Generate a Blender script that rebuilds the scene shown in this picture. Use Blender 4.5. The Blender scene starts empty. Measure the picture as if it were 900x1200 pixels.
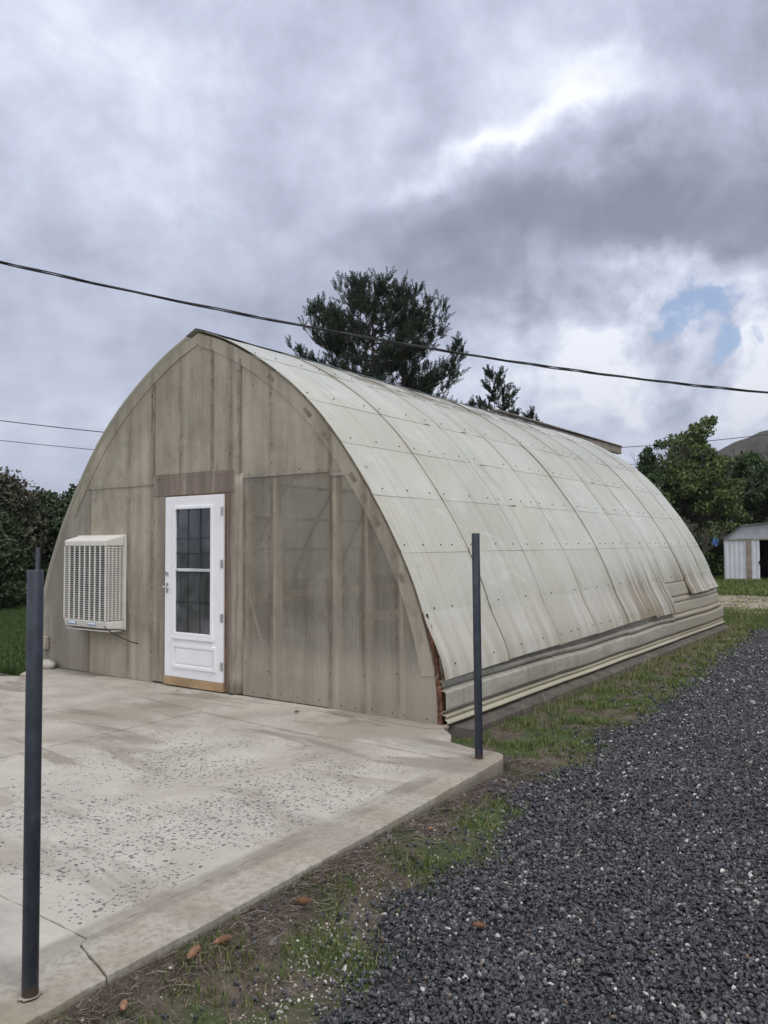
import bpy, bmesh, math, random
import numpy as np
from mathutils import Vector, Matrix
R = math.radians
random.seed(7); rng = np.random.default_rng(7)
S = bpy.context.scene
COL = S.collection
# ------------------------------------------------------------------ camera
cam = bpy.data.objects.new('camera', bpy.data.cameras.new('camera')); COL.objects.link(cam)
cam.data.sensor_fit = 'VERTICAL'; cam.data.sensor_height = 36; cam.data.sensor_width = 27
cam.data.lens = 27.62; cam.data.clip_end = 20000; cam.data.clip_start = 0.05
cam.matrix_world = Matrix.Translation((6.6107, -5.7842, 1.55)) @ Matrix.Rotation(0.6197, 4, 'Z') @ Matrix.Rotation(math.pi/2+0.0407, 4, 'X') @ Matrix.Rotation(-0.005, 4, 'Z')
S.camera = cam
S.view_settings.view_transform = 'Standard'; S.view_settings.look = 'None'
S.view_settings.exposure = 0.32; S.view_settings.gamma = 1
SUN_EL, SUN_AZ = 58, 105          # azimuth from +Y towards +X

# ------------------------------------------------------------------ node helpers
class NT:
    def __init__(s, nt): s.nt = nt
    def n(s, t, props=None, **inp):
        nd = s.nt.nodes.new(t)
        for k, v in (props or {}).items(): setattr(nd, k, v)
        for k, v in inp.items():
            key = int(k[1:]) if k[0] == 'i' and k[1:].isdigit() else k.replace('_', ' ')
            s.put(nd.inputs[key], v)
        return nd
    def put(s, sock, v):
        if isinstance(v, bpy.types.NodeSocket): s.nt.links.new(v, sock)
        elif isinstance(v, bpy.types.Node): s.nt.links.new(v.outputs[0], sock)
        else:
            if isinstance(v, (tuple, list)) and len(v) == 3 and sock.type == 'RGBA': v = (*v, 1)
            sock.default_value = v
    def m(s, op, a, b=0.0, c=0.0, clamp=False):
        nd = s.n('ShaderNodeMath', {'operation': op, 'use_clamp': clamp}, i0=a, i1=b)
        if op in ('MULTIPLY_ADD', 'SMOOTH_MIN', 'SMOOTH_MAX'): s.put(nd.inputs[2], c)
        return nd.outputs[0]
    def ss(s, x, a, b, lo=0.0, hi=1.0):
        return s.n('ShaderNodeMapRange', {'interpolation_type': 'SMOOTHSTEP'}, Value=x, From_Min=a, From_Max=b, To_Min=lo, To_Max=hi).outputs[0]
    def band(s, x, a, b, w):
        return s.m('MULTIPLY', s.ss(x, a-w, a+w), s.ss(x, b-w, b+w, 1, 0))
    def noise(s, vec, scale, detail=4, rough=0.55, dist=0.0):
        return s.n('ShaderNodeTexNoise', None, Vector=vec, Scale=scale, Detail=detail, Roughness=rough, Distortion=dist)
    def map(s, vec, scale=(1, 1, 1), loc=(0, 0, 0)):
        return s.n('ShaderNodeMapping', None, Vector=vec, Scale=scale, Location=loc).outputs[0]
    def ramp(s, fac, stops, interp='LINEAR'):
        nd = s.n('ShaderNodeValToRGB', None, Fac=fac); cr = nd.color_ramp; cr.interpolation = interp
        while len(cr.elements) < len(stops): cr.elements.new(0.5)
        for e, (p, c) in zip(cr.elements, stops): e.position = p; e.color = (*c, 1)
        return nd.outputs[0]
    def mix(s, fac, a, b, blend='MIX'):
        nd = s.n('ShaderNodeMix', {'data_type': 'RGBA', 'blend_type': blend})
        s.put(nd.inputs[0], fac); s.put(nd.inputs[6], a); s.put(nd.inputs[7], b)
        return nd.outputs[2]
    def sep(s, v):
        o = s.n('ShaderNodeSeparateXYZ', None, i0=v).outputs; return o[0], o[1], o[2]
    def obj(s): return s.n('ShaderNodeTexCoord').outputs['Object']

MATS = {}
def mat(name, build):
    if name in MATS: return MATS[name]
    m = bpy.data.materials.new(name); m.use_nodes = True
    m.node_tree.nodes.clear(); t = NT(m.node_tree)
    out = t.n('ShaderNodeOutputMaterial')
    sh = build(t)
    t.put(out.inputs[0], sh.outputs[0] if isinstance(sh, bpy.types.Node) else sh)
    MATS[name] = m; return m
def bsdf(t, color, rough=0.6, metal=0.0, bump=None, bs=0.3, bd=0.01, alpha=1.0, spec=0.5):
    nd = t.n('ShaderNodeBsdfPrincipled', None, Base_Color=color, Roughness=rough, Metallic=metal, Alpha=alpha)
    nd.inputs['Specular IOR Level'].default_value = spec
    if bump is not None:
        b = t.n('ShaderNodeBump', None, Height=bump, Strength=bs, Distance=bd); t.put(nd.inputs['Normal'], b)
    return nd
def simple(name, c, rough=0.6, metal=0.0, var=0.25, scale=6, bs=0.15, spec=0.5):
    def f(t):
        o = t.obj(); nz = t.noise(o, scale, 6)
        col = t.mix(t.ss(nz.outputs[0], .3, .7), tuple(x*(1-var) for x in c), tuple(min(1, x*(1+var)) for x in c))
        return bsdf(t, col, rough, metal, nz.outputs[0], bs, .005, spec=spec)
    return mat(name, f)

# ------------------------------------------------------------------ world
world = bpy.data.worlds.new('World'); S.world = world; world.use_nodes = True
wt = world.node_tree; wt.nodes.clear(); t = NT(wt)
def vdir(az, el):
    a, e = R(az), R(el); return (math.sin(a)*math.cos(e), math.cos(a)*math.cos(e), math.sin(e))
D = t.n('ShaderNodeTexCoord').outputs['Generated']
def dot(v, c): return t.n('ShaderNodeVectorMath', {'operation': 'DOT_PRODUCT'}, i0=v, i1=c).outputs['Value']
wn = t.noise(D, 5.0, 6, .6)
warp = t.n('ShaderNodeVectorMath', {'operation': 'MULTIPLY_ADD'}, i0=wn.outputs['Color'], i1=(.22, .22, .19), i2=(-.11, -.11, -.095))
DW = t.n('ShaderNodeVectorMath', {'operation': 'ADD'}, i0=D, i1=warp).outputs[0]
def blob(az, el, sa, se, amt, v=None):
    a, e = R(az), R(el)
    r = (math.cos(a), -math.sin(a), 0); u = (-math.sin(a)*math.sin(e), -math.cos(a)*math.sin(e), math.cos(e)); f = vdir(az, el)
    v = v or DW
    x = t.m('DIVIDE', dot(v, r), R(sa)); y = t.m('DIVIDE', dot(v, u), R(se))
    q = t.m('ADD', t.m('MULTIPLY', x, x), t.m('MULTIPLY', y, y))
    g = t.m('EXPONENT', t.m('MULTIPLY', q, -1.0))
    g = t.m('MULTIPLY', g, t.m('GREATER_THAN', dot(v, f), 0.0))
    return t.m('MULTIPLY', g, amt)
X_, Y_, Z_ = t.sep(D)
den = t.m('ADD', t.m('MAXIMUM', Z_, 0.0), 0.16)
plane = t.n('ShaderNodeCombineXYZ', None, X=t.m('DIVIDE', X_, den), Y=t.m('DIVIDE', Y_, den), Z=0.0)
big = t.noise(plane, 0.9, 7, .55, .4); fine = t.noise(plane, 3.4, 8, .6, .25)
puff = t.noise(D, 9.0, 8, .58, .3)
v = t.m('ADD', 0.52, t.m('MULTIPLY', t.m('SUBTRACT', big.outputs[0], .5), .55))
v = t.m('ADD', v, t.m('MULTIPLY', t.m('SUBTRACT', fine.outputs[0], .5), .42))
BL = [(-11, 22.5, 12, 3.8, -.44), (-27, 22, 9, 3.0, -.20), (-22, 21.5, 8, 2.5, -.12), (-8, 18.8, 10, 2.2, -.12), (-26, 27.0, 4.0, 1.0, .34), (-20, 28.2, 5, 1.0, .26), (-33, 24.6, 2.6, .9, .22), (-23, 30.5, 5, 3, .16), (-18.5, 30, 2.6, 1.2, .22),
      (-6, 31, 7, 3.5, -.2), (-21, 15, 11, 3, .08), (-13, 12, 15, 5.5, .30), (-17, 18.6, 4, 1.2, .3), (-9, 17.5, 5, 1.4, .25), (-31, 25.8, 3, 1.3, .18), (-35, 17, 12, 3.5, -.14),
      (-58, 15, 12, 5, -.10), (-52, 30, 12, 5, .10), (-60, 7, 14, 2.6, .10), (-28, 16.5, 6, 1.8, -.13), (-62, 24, 10, 5, .02)]
for b in BL: v = t.m('ADD', v, blob(*b))
lowr = blob(-12, 11, 18, 9, 1.0, D)
pz = t.m('SUBTRACT', puff.outputs[0], .5); puff2 = t.noise(D, 26.0, 8, .62, .5); v = t.m('ADD', v, t.m('MULTIPLY', t.m('SUBTRACT', puff2.outputs[0], .5), t.m('MULTIPLY_ADD', lowr, .45, .20)))
v = t.m('ADD', v, t.m('MULTIPLY', pz, t.m('MULTIPLY_ADD', lowr, 2.2, .62)))
ccol = t.ramp(v, [(0.0, (.165, .18, .235)), (.2, (.235, .258, .335)), (.40, (.375, .405, .52)), (.58, (.525, .565, .70)), (.74, (.70, .74, .85)), (.92, (.93, .95, 1.0))])
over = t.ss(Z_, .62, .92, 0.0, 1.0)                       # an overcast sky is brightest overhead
back = t.m('MULTIPLY', t.ss(Y_, .15, -.6), t.ss(Z_, 0, .3))   # unseen sky behind the camera, brightened to light the front wall
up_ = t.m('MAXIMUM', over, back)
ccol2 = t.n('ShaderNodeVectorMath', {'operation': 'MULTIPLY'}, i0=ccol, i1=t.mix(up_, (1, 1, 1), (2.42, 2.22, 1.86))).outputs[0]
sky = t.n('ShaderNodeTexSky', {'sky_type': 'NISHITA', 'sun_disc': False, 'sun_elevation': R(SUN_EL), 'sun_rotation': R(SUN_AZ), 'ozone_density': 4.0, 'dust_density': 0.2})
gap = blob(-13.2, 16.3, 3.0, 1.3, 1.0)
for g in [(-9.6, 13.2, 2.0, 1.5, .9), (-14.5, 14.6, 1.4, .8, .6), (-7, 16.6, 2, .9, .6), (-12, 11.5, 1.2, .8, .35), (30, 40, 9, 6, .8)]: gap = t.m('ADD', gap, blob(*g))
gap = t.m('SUBTRACT', gap, t.m('MULTIPLY', t.m('ADD', pz, t.m('SUBTRACT', puff2.outputs[0], .5)), 2.6))
gapm = t.m('MULTIPLY', t.ss(gap, .52, 1.1, 0, .85), t.ss(lowr, .2, .45))
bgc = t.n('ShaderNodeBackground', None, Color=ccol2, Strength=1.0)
bgs = t.n('ShaderNodeBackground', None, Color=sky, Strength=0.13)
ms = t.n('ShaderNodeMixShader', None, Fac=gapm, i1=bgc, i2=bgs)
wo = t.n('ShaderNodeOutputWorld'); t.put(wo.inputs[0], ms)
world.cycles.sampling_method = 'MANUAL'; world.cycles.sample_map_resolution = 512

# ------------------------------------------------------------------ sun behind cloud
sl = bpy.data.lights.new('sun', 'SUN'); sl.energy = 1.5; sl.angle = R(16); sl.color = (1, .97, .92)
so = bpy.data.objects.new('sun', sl); COL.objects.link(so)
so.rotation_euler = Vector(vdir(SUN_AZ, SUN_EL)).to_track_quat('Z', 'Y').to_euler()

# ------------------------------------------------------------------ mesh helpers
class MB:
    def __init__(s): s.v = []; s.f = []; s.mi = []
    def add(s, vs, fs, mi=0):
        k = len(s.v); s.v += [tuple(p) for p in vs]; s.f += [tuple(i+k for i in f) for f in fs]; s.mi += [mi]*len(fs); return s
    def box(s, x0, x1, y0, y1, z0, z1, mi=0, M=None):
        P = [Vector((x, y, z)) for z in (z0, z1) for y in (y0, y1) for x in (x0, x1)]
        if M: P = [M @ p for p in P]
        return s.add(P, [(0, 2, 3, 1), (4, 5, 7, 6), (0, 1, 5, 4), (2, 6, 7, 3), (0, 4, 6, 2), (1, 3, 7, 5)], mi)
    def prism(s, poly, z0, z1, mi=0):          # poly in XY, ccw
        n = len(poly)
        return s.add([(x, y, z0) for x, y in poly]+[(x, y, z1) for x, y in poly],
                     [tuple(range(n))[::-1], tuple(range(n, 2*n))]+[(i, (i+1) % n, n+(i+1) % n, n+i) for i in range(n)], mi)
    def wall(s, poly, y0, y1, mi=0):           # poly in XZ ccw seen from -Y
        n = len(poly)
        return s.add([(x, y0, z) for x, z in poly]+[(x, y1, z) for x, z in poly],
                     [tuple(range(n)), tuple(range(n, 2*n))[::-1]]+[((i+1) % n, i, n+i, n+(i+1) % n) for i in range(n)], mi)
    def tube(s, pts, rads, seg=8, mi=0, caps=True):
        pts = [Vector(p) for p in pts]; n = len(pts)
        if not hasattr(rads, '__len__'): rads = [rads]*n
        vs = []; prev = None
        for i, p in enumerate(pts):
            d = (pts[min(i+1, n-1)]-pts[max(i-1, 0)]).normalized()
            a = d.orthogonal().normalized() if prev is None else (prev-d*prev.dot(d)).normalized()
            prev = a; b = d.cross(a)
            for k in range(seg):
                an = 2*math.pi*k/seg; vs.append(p+(a*math.cos(an)+b*math.sin(an))*rads[i])
        fs = [(i*seg+k, i*seg+(k+1) % seg, (i+1)*seg+(k+1) % seg, (i+1)*seg+k) for i in range(n-1) for k in range(seg)]
        if caps: fs += [tuple(range(seg))[::-1], tuple(range((n-1)*seg, n*seg))]
        return s.add(vs, fs, mi)
    def build(s, name, mats, parent=None, smooth=False, bevel=0):
        me = bpy.data.meshes.new(name); me.from_pydata(s.v, [], s.f)
        if not isinstance(mats, (list, tuple)): mats = [mats]
        for m in mats: me.materials.append(m)
        me.polygons.foreach_set('material_index', s.mi)
        if smooth: me.polygons.foreach_set('use_smooth', [True]*len(s.f))
        me.update(); o = bpy.data.objects.new(name, me); COL.objects.link(o)
        if parent: o.parent = parent
        if bevel:
            b = o.modifiers.new('bevel', 'BEVEL'); b.width = bevel; b.segments = 2; b.limit_method = 'ANGLE'; b.angle_limit = R(40)
        return o
def bigmesh(name, V, F, mats, parent=None, smooth=False, mi=None):
    """V (n,3) float, F (m,k) int arrays of equal-sized faces."""
    me = bpy.data.meshes.new(name); k = F.shape[1]
    me.vertices.add(len(V)); me.vertices.foreach_set('co', V.astype(np.float32).ravel())
    me.loops.add(F.size); me.loops.foreach_set('vertex_index', F.astype(np.int32).ravel())
    me.polygons.add(len(F)); me.polygons.foreach_set('loop_start', np.arange(0, F.size, k, dtype=np.int32))
    if mi is not None: me.polygons.foreach_set('material_index', mi.astype(np.int32))
    me.polygons.foreach_set('use_smooth', np.full(len(F), smooth))
    for m in (mats if isinstance(mats, (list, tuple)) else [mats]): me.materials.append(m)
    me.update(calc_edges=True); me.validate()
    o = bpy.data.objects.new(name, me); COL.objects.link(o)
    if parent: o.parent = parent
    return o
def tag(o, label=None, cat=None, group=None, kind=None):
    if label: o['label'] = label
    if cat: o['category'] = cat
    if group: o['group'] = group
    if kind: o['kind'] = kind
    return o
def empty(name, loc, label, cat, group=None, rz=0.0):
    o = bpy.data.objects.new(name, None); COL.objects.link(o); o.location = loc; o.rotation_euler[2] = rz; o.empty_display_size = .2
    return tag(o, label, cat, group)
GZ = -0.12

# ------------------------------------------------------------------ materials: setting
def f_ground(t):
    o = t.obj(); x, y, z = t.sep(o)
    n1 = t.noise(o, .6, 6).outputs[0]; n2 = t.noise(o, 7, 8, .65).outputs[0]; n3 = t.noise(o, 60, 4, .7).outputs[0]; n4 = t.noise(o, 2.2, 5).outputs[0]
    dirt = t.ramp(n2, [(.3, (.045, .036, .028)), (.5, (.085, .068, .052)), (.7, (.13, .11, .088))])
    dirt = t.mix(t.ss(n3, .52, .72), dirt, (.19, .17, .145))
    grass = t.ramp(n3, [(.3, (.022, .042, .010)), (.55, (.042, .075, .018)), (.75, (.09, .11, .04))])
    dry = t.ramp(n3, [(.3, (.10, .085, .05)), (.7, (.24, .20, .12))])
    lawn = t.m('MAXIMUM', t.ss(x, -3.0, -3.6), t.ss(y, 20, 22.5))
    g = t.m('ADD', t.m('MULTIPLY', t.ss(n4, .46, .58), .75), t.m('MULTIPLY', lawn, 1.0), clamp=True)
    d = t.m('MULTIPLY', t.ss(y, 3, 9), t.ss(n1, .42, .6))
    c = t.mix(g, dirt, grass); c = t.mix(t.m('MULTIPLY', d, t.m('SUBTRACT', 1.0, lawn)), c, dry)
    return bsdf(t, c, .95, 0, t.m('ADD', n2, t.m('MULTIPLY', n3, .5)), .7, .03, spec=.2)
M_GROUND = mat('ground', f_ground)
def f_drive(t):
    o = t.obj(); vo = t.n('ShaderNodeTexVoronoi', None, Vector=o, Scale=48.0)
    col = t.ramp(t.sep(vo.outputs['Color'])[0], [(0, (.010, .011, .013)), (.55, (.028, .031, .038)), (.8, (.06, .062, .07)), (.93, (.12, .12, .12)), (.985, (.38, .36, .33))], 'CONSTANT')
    h = t.ss(vo.outputs['Distance'], 0, .6, 1, 0)
    return bsdf(t, t.mix(t.ss(vo.outputs['Distance'], .42, .66), col, (.006, .006, .007)), .75, 0, h, 1.0, .015)
M_DRIVE = mat('gravel_bed', f_drive)
def f_stone(t):
    rnd = t.n('ShaderNodeNewGeometry').outputs['Random Per Island']; o = t.obj()
    c = t.ramp(rnd, [(0, (.008, .0095, .014)), (.25, (.014, .016, .023)), (.5, (.024, .028, .038)), (.68, (.042, .047, .058)), (.80, (.075, .079, .09)), (.88, (.12, .12, .125)), (.935, (.20, .20, .195)), (.958, (.15, .10, .07)), (.966, (.30, .29, .27)), (.988, (.58, .57, .54))], 'CONSTANT')
    nz = t.noise(o, 160, 3).outputs[0]
    return bsdf(t, t.mix(t.ss(nz, .3, .7), t.mix(.5, c, (0, 0, 0)), t.mix(.12, c, (.5, .5, .5))), .62, 0, nz, .3, .004, spec=.4)
M_STONE = mat('crushed_stone', f_stone)
def f_pale(t):
    rnd = t.n('ShaderNodeNewGeometry').outputs['Random Per Island']
    return bsdf(t, t.ramp(rnd, [(0, (.10, .09, .08)), (.3, (.22, .20, .18)), (.55, (.34, .32, .29)), (.8, (.5, .48, .45)), (.95, (.05, .05, .055))], 'CONSTANT'), .8)
M_PALE = mat('pale_chips', f_pale)
def leafmat(name, stops, trans=.35, rough=.55):
    def f(t):
        rnd = t.n('ShaderNodeNewGeometry').outputs['Random Per Island']
        c = t.ramp(rnd, stops)
        d = bsdf(t, c, rough, spec=.35); tr = t.n('ShaderNodeBsdfTranslucent', None, Color=c)
        return t.n('ShaderNodeMixShader', None, Fac=trans, i1=d, i2=tr)
    return mat(name, f)
M_GRASS = leafmat('grass_blades', [(0, (.042, .084, .013)), (.4, (.08, .138, .022)), (.7, (.13, .18, .038)), (.86, (.20, .19, .075)), (1, (.32, .28, .15))])
M_DRY = leafmat('dead_needles', [(0, (.035, .023, .019)), (.5, (.085, .058, .048)), (.8, (.16, .12, .105)), (1, (.28, .24, .21))], .1)
def f_conc(t):
    o = t.obj(); x, y, z = t.sep(o)
    n1 = t.noise(o, .55, 6, .6, .5).outputs[0]; n2 = t.noise(o, 2.3, 7, .62, .3).outputs[0]; n3 = t.noise(o, 26, 6, .7).outputs[0]; n4 = t.noise(o, 130, 3, .7).outputs[0]
    st = t.noise(t.map(o, (.6, 2.2, 1)), 1.1, 6, .6, .6).outputs[0]
    c = t.ramp(n2, [(.25, (.27, .252, .222)), (.5, (.375, .35, .305)), (.75, (.46, .435, .385))])
    c = t.mix(t.ss(n1, .48, .62, 0, .68), c, (.25, .215, .175))
    c = t.mix(t.ss(st, .52, .62, 0, .75), c, (.20, .17, .14))
    c = t.mix(t.ss(n3, .48, .75, 0, .42), c, (.17, .155, .135)); c = t.mix(t.m('MULTIPLY', t.m('MULTIPLY', t.ss(y, -.8, -1.9), t.ss(x, .8, 2.2)), .3), c, (.50, .48, .44)); c = t.mix(t.ss(z, -.012, -.04, 0, .75), c, (.13, .115, .095))
    c = t.mix(t.ss(n4, .6, .8, 0, .35), c, (.5, .48, .44))
    # worn patches where the dark aggregate shows
    reg = t.m('MULTIPLY', t.ss(y, -.8, -1.9), t.ss(t.m('ADD', x, t.m('MULTIPLY', y, .15)), .4, 2.1))
    reg = t.m('ADD', reg, t.m('MULTIPLY', t.m('MULTIPLY', t.ss(x, .9, .2), t.ss(n2, .5, .62)), .42))
    inner = t.ss(t.m('ADD', x, t.m('MULTIPLY', y, -.01)), 3.78, 3.70)
    reg = t.m('MULTIPLY', t.m('MULTIPLY', reg, inner), t.ss(y, -3.9, -3.7))
    vo = t.n('ShaderNodeTexVoronoi', None, Vector=t.map(o, (1, 1.0, .01)), Scale=33.0, Randomness=1.0)
    cell = t.sep(vo.outputs['Color'])
    amount = t.m('MULTIPLY', reg, t.ss(t.noise(o, 1.7, 5, .65).outputs[0], .38, .56, .02, 1.25))
    on = t.m('LESS_THAN', cell[0], amount)
    sz = t.m('MULTIPLY_ADD', cell[1], .28, .10)
    edge = t.m('ADD', vo.outputs['Distance'], t.m('MULTIPLY', t.m('SUBTRACT', n3, .5), .75))
    peb = t.m('MULTIPLY', on, t.m('LESS_THAN', edge, sz))
    c = t.mix(t.m('MULTIPLY', peb, .8), c, t.mix(cell[2], (.035, .037, .045), (.13, .125, .125)))
    vo2 = t.n('ShaderNodeTexVoronoi', None, Vector=t.map(o, (1, 1.0, .01), (3.3, 1.7, 0)), Scale=58.0, Randomness=1.0); cell2 = t.sep(vo2.outputs['Color'])
    peb2 = t.m('MULTIPLY', t.m('LESS_THAN', cell2[0], t.m('MULTIPLY', amount, .75)), t.m('LESS_THAN', t.m('ADD', vo2.outputs['Distance'], t.m('MULTIPLY', t.m('SUBTRACT', n3, .5), .8)), t.m('MULTIPLY_ADD', cell2[1], .3, .12)))
    c = t.mix(t.m('MULTIPLY', peb2, .75), c, (.10, .098, .098)); peb = t.m('MAXIMUM', peb, t.m('MULTIPLY', peb2, .6))
    # grime next to the cracks and the yellow edge by the driveway
    c = t.mix(t.m('MULTIPLY', t.ss(x, 3.72, 3.95), t.ss(n2, .44, .6, 0.1, .7)), c, (.27, .235, .165)); c = t.mix(t.m('MULTIPLY', t.ss(x, 3.76, 3.84), t.ss(n3, .42, .62, .1, .6)), c, (.21, .19, .155))
    c = t.mix(t.m('MULTIPLY', t.band(x, 3.72, 3.86, .03), t.ss(n2, .4, .6, .15, .6)), c, (.15, .13, .11))
    h = t.m('ADD', t.m('MULTIPLY', n3, .5), t.m('ADD', t.m('MULTIPLY', n4, .35), t.m('MULTIPLY', peb, -.9)))
    return bsdf(t, c, .88, 0, h, .9, .014, spec=.25)
M_CONC = mat('weathered_concrete', f_conc)
M_CONC2 = simple('pale_concrete', (.42, .40, .36), .9, 0, .25, 14, .5, .2)

# ------------------------------------------------------------------ ground, driveway, path
BND = [(-12, 5.2), (-6, 4.95), (-3.6, 4.83), (-3.1, 4.66), (-2.7, 4.46), (-2.0, 4.62), (-1.35, 4.42), (-.95, 4.12), (-.3, 4.3), (.1, 4.38), (.9, 4.05), (1.45, 4.22), (3.5, 4.14), (7, 3.9), (12.2, 3.55), (16, 3.3)]
def bnd(y): return np.interp(y, [b[0] for b in BND], [b[1] for b in BND])
def grid(name, xs, ys, zf, m):
    X, Y = np.meshgrid(xs, ys); Z = zf(X, Y); V = np.stack([X, Y, Z], -1).reshape(-1, 3)
    nx, ny = len(xs), len(ys); i = (np.arange(ny-1)[:, None]*nx+np.arange(nx-1)).ravel()
    return bigmesh(name, V, np.stack([i, i+1, i+nx+1, i+nx], 1), m, smooth=True)
def pedge(y): return np.interp(y, [-9, -4.3, -2.2, -1.3, -.62, -.48], [4.22, 4.13, 4.06, 4.01, 3.98, 3.9])
def lumps(X, Y):
    d = np.clip(X-pedge(Y), 0, 9); bank = np.exp(-(d/.22)**2)*np.interp(Y, [-4, -3, -1.2, -.5, -.2], [.088, .082, .045, .02, 0])*(X > pedge(Y)-.3)
    return bank+ .012*np.sin(X*2.3+.7*Y)*np.sin(Y*1.9)+.006*np.sin(X*7+Y*3)*np.sin(Y*8-X*2)
def gz(X, Y):
    near = np.clip(1-(np.hypot(X-4, Y-5)-25)/15, 0, 1)
    return GZ+lumps(X, Y)*near + np.clip(Y-16, 0, 12)*.011
xs = np.r_[np.linspace(-4000, -60, 12), np.linspace(-50, -6, 24), np.arange(-5, 12, .12), np.linspace(13, 60, 24), np.linspace(80, 4000, 12)]
ys = np.r_[np.linspace(-3000, -60, 10), np.linspace(-50, -9, 20), np.arange(-8, 18, .14), np.linspace(19, 70, 30), np.linspace(90, 5000, 14)]
tag(grid('ground', xs, ys, gz, M_GROUND), 'bare soil and patchy grass around the greenhouse', kind='structure')
# driveway sheet with a ragged left edge
ny = 150; yy = np.linspace(-12, 16.5, ny); rag = .05*np.sin(yy*5.1)+.04*np.sin(yy*11+1)+rng.normal(0, .012, ny)
K = 30; V = []; 
for j in range(ny):
    x0 = bnd(yy[j])+rag[j]; x1 = 9.6+.1*math.sin(yy[j])
    for k in range(K): 
        x = x0+(x1-x0)*(k/(K-1))**1.3; V.append((x, yy[j], GZ+.006+float(lumps(x, yy[j]))))
i = (np.arange(ny-1)[:, None]*K+np.arange(K-1)).ravel()
tag(bigmesh('driveway', np.array(V), np.stack([i, i+1, i+K+1, i+K], 1), M_DRIVE, smooth=True), 'driveway of dark crushed gravel', kind='structure')
def f_path(t):
    o = t.obj(); n2 = t.noise(o, 1.1, 6, .6, .5).outputs[0]; n3 = t.noise(o, 30, 5, .7).outputs[0]
    c = t.ramp(n3, [(.3, (.13, .115, .08)), (.5, (.23, .205, .15)), (.7, (.36, .33, .27))])
    c = t.mix(t.ss(n2, .44, .56, 0, .85), c, (.13, .125, .055))
    return bsdf(t, c, .95, 0, n3, .6, .02, spec=.2)
pth = MB(); nn = 40
L_ = [(1+12*k/nn, 14.6-.18*k/nn*12+.3*math.sin(k*.9)+.12*math.sin(k*2.7), 20.4+.25*math.sin(k*.7)+.1*math.sin(k*3.1)) for k in range(-40, nn+1)]
for (xa, a0, a1), (xb, b0, b1) in zip(L_[:-1], L_[1:]):
    vs = []; N = 8
    for k in range(N+1):
        ya = a0+(a1-a0)*k/N; yb = b0+(b1-b0)*k/N
        vs += [(xa, ya, float(gz(np.array(xa), np.array(ya)))+.012), (xb, yb, float(gz(np.array(xb), np.array(yb)))+.012)]
    pth.add(vs, [(2*k, 2*k+1, 2*k+3, 2*k+2) for k in range(N)])
tag(pth.build('path', mat('pale_track', f_path)), 'pale stony track crossing between greenhouse and shed', kind='structure')

# ------------------------------------------------------------------ patio
def rough(poly, step=.05, j=.0018):
    out = []; n = len(poly)
    for i in range(n):
        a, b = Vector(poly[i]), Vector(poly[(i+1) % n]); d = b-a; L = d.length; k = max(1, int(L/step)); nrm = Vector((d.y, -d.x)).normalized()
        for q in range(k):
            p = a+d*q/k+(nrm*random.gauss(0, j) if q else Vector((0, 0))); out.append((p.x, p.y))
    return out
pm = MB()
SL = [[(.934, -3.868), (3.80, -3.885), (3.785, -2.9), (3.765, -2.3), (3.735, -1.6), (3.655, -.865), (3.0, -.835), (2.26, -.885), (.935, -.775)],
      [(-4.5, -3.85), (.927, -3.862), (.927, -.77), (-.8, -.575), (-2.2, -.49), (-2.62, -.80), (-3.4, -2.1), (-4.5, -3.0)],
      [(-3.12, .03), (-2.55, -.55), (-2.2, -.482), (-.8, -.565), (-.05, -.637), (-.05, .03)],
      [(-.043, .03), (-.043, -.638), (.93, -.762), (2.26, -.875), (3.0, -.825), (3.66, -.855), (3.672, -.50), (3.42, -.43), (3.30, -.22), (3.12, -.06), (3.12, .03)],
      [(3.807, -3.885), (3.83, -3.93), (4.11, -4.01), (4.11, -3.6), (4.095, -3.2), (4.06, -2.2), (4.01, -1.3), (3.985, -.75), (3.97, -.62), (3.93, -.54), (3.86, -.495), (3.68, -.498), (3.662, -.85), (3.742, -1.6), (3.772, -2.3), (3.792, -2.9)],
      [(-6, -3.857), (.93, -3.871), (3.13, -3.878), (3.80, -3.890), (3.826, -3.935), (4.11, -4.014), (4.13, -4.4), (4.2, -9), (-6, -9)]]
for i, s_ in enumerate(SL):
    a = sum(s_[k][0]*s_[(k+1) % len(s_)][1]-s_[(k+1) % len(s_)][0]*s_[k][1] for k in range(len(s_)))
    if a < 0: s_ = s_[::-1]
    s_ = rough(s_); pm.prism(s_, -.32, (-.0015, .001, -.004, .0, .002, -.006)[i])
pm.box(-3, 3.6, -8.5, -.6, -.3, -.014, 1); pm.box(3.6, 3.9, -8.5, -.75, -.3, -.014, 1); pm.box(3.9, 4.05, -8.5, -3.0, -.3, -.03, 1)
pat = pm.build('patio', [M_CONC, simple('joint_dirt', (.06, .05, .04), .95)], bevel=.0035)
tag(pat, 'weathered concrete patio with exposed dark pebbles', kind='structure')
ap = MB(); ap.prism(rough([(.62, -.04), (.62, -.17), (1.6, -.15), (3.0, -.17), (3.13, -.13), (3.15, -.0), (3.05, -.0)][::1], .05, .002), -.01, .008)
tag(ap.build('wall_footing', M_CONC, bevel=.003), 'thin lip of pale concrete along the foot of the greenhouse front', kind='structure')

# ------------------------------------------------------------------ greenhouse
PROF = [(3.05, 0), (3.045, .4), (2.94, .82), (2.8, 1.22), (2.56, 1.69), (2.32, 2.07), (2.03, 2.47), (1.76, 2.79), (1.475, 3.06), (1.2, 3.27), (.9, 3.47), (.6, 3.64), (.35, 3.765), (0, 3.885)]
PX = np.array([a for a, b in PROF]); PZ = np.array([b for a, b in PROF])
PS = np.r_[0, np.cumsum(np.hypot(np.diff(PX), np.diff(PZ)))]
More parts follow.
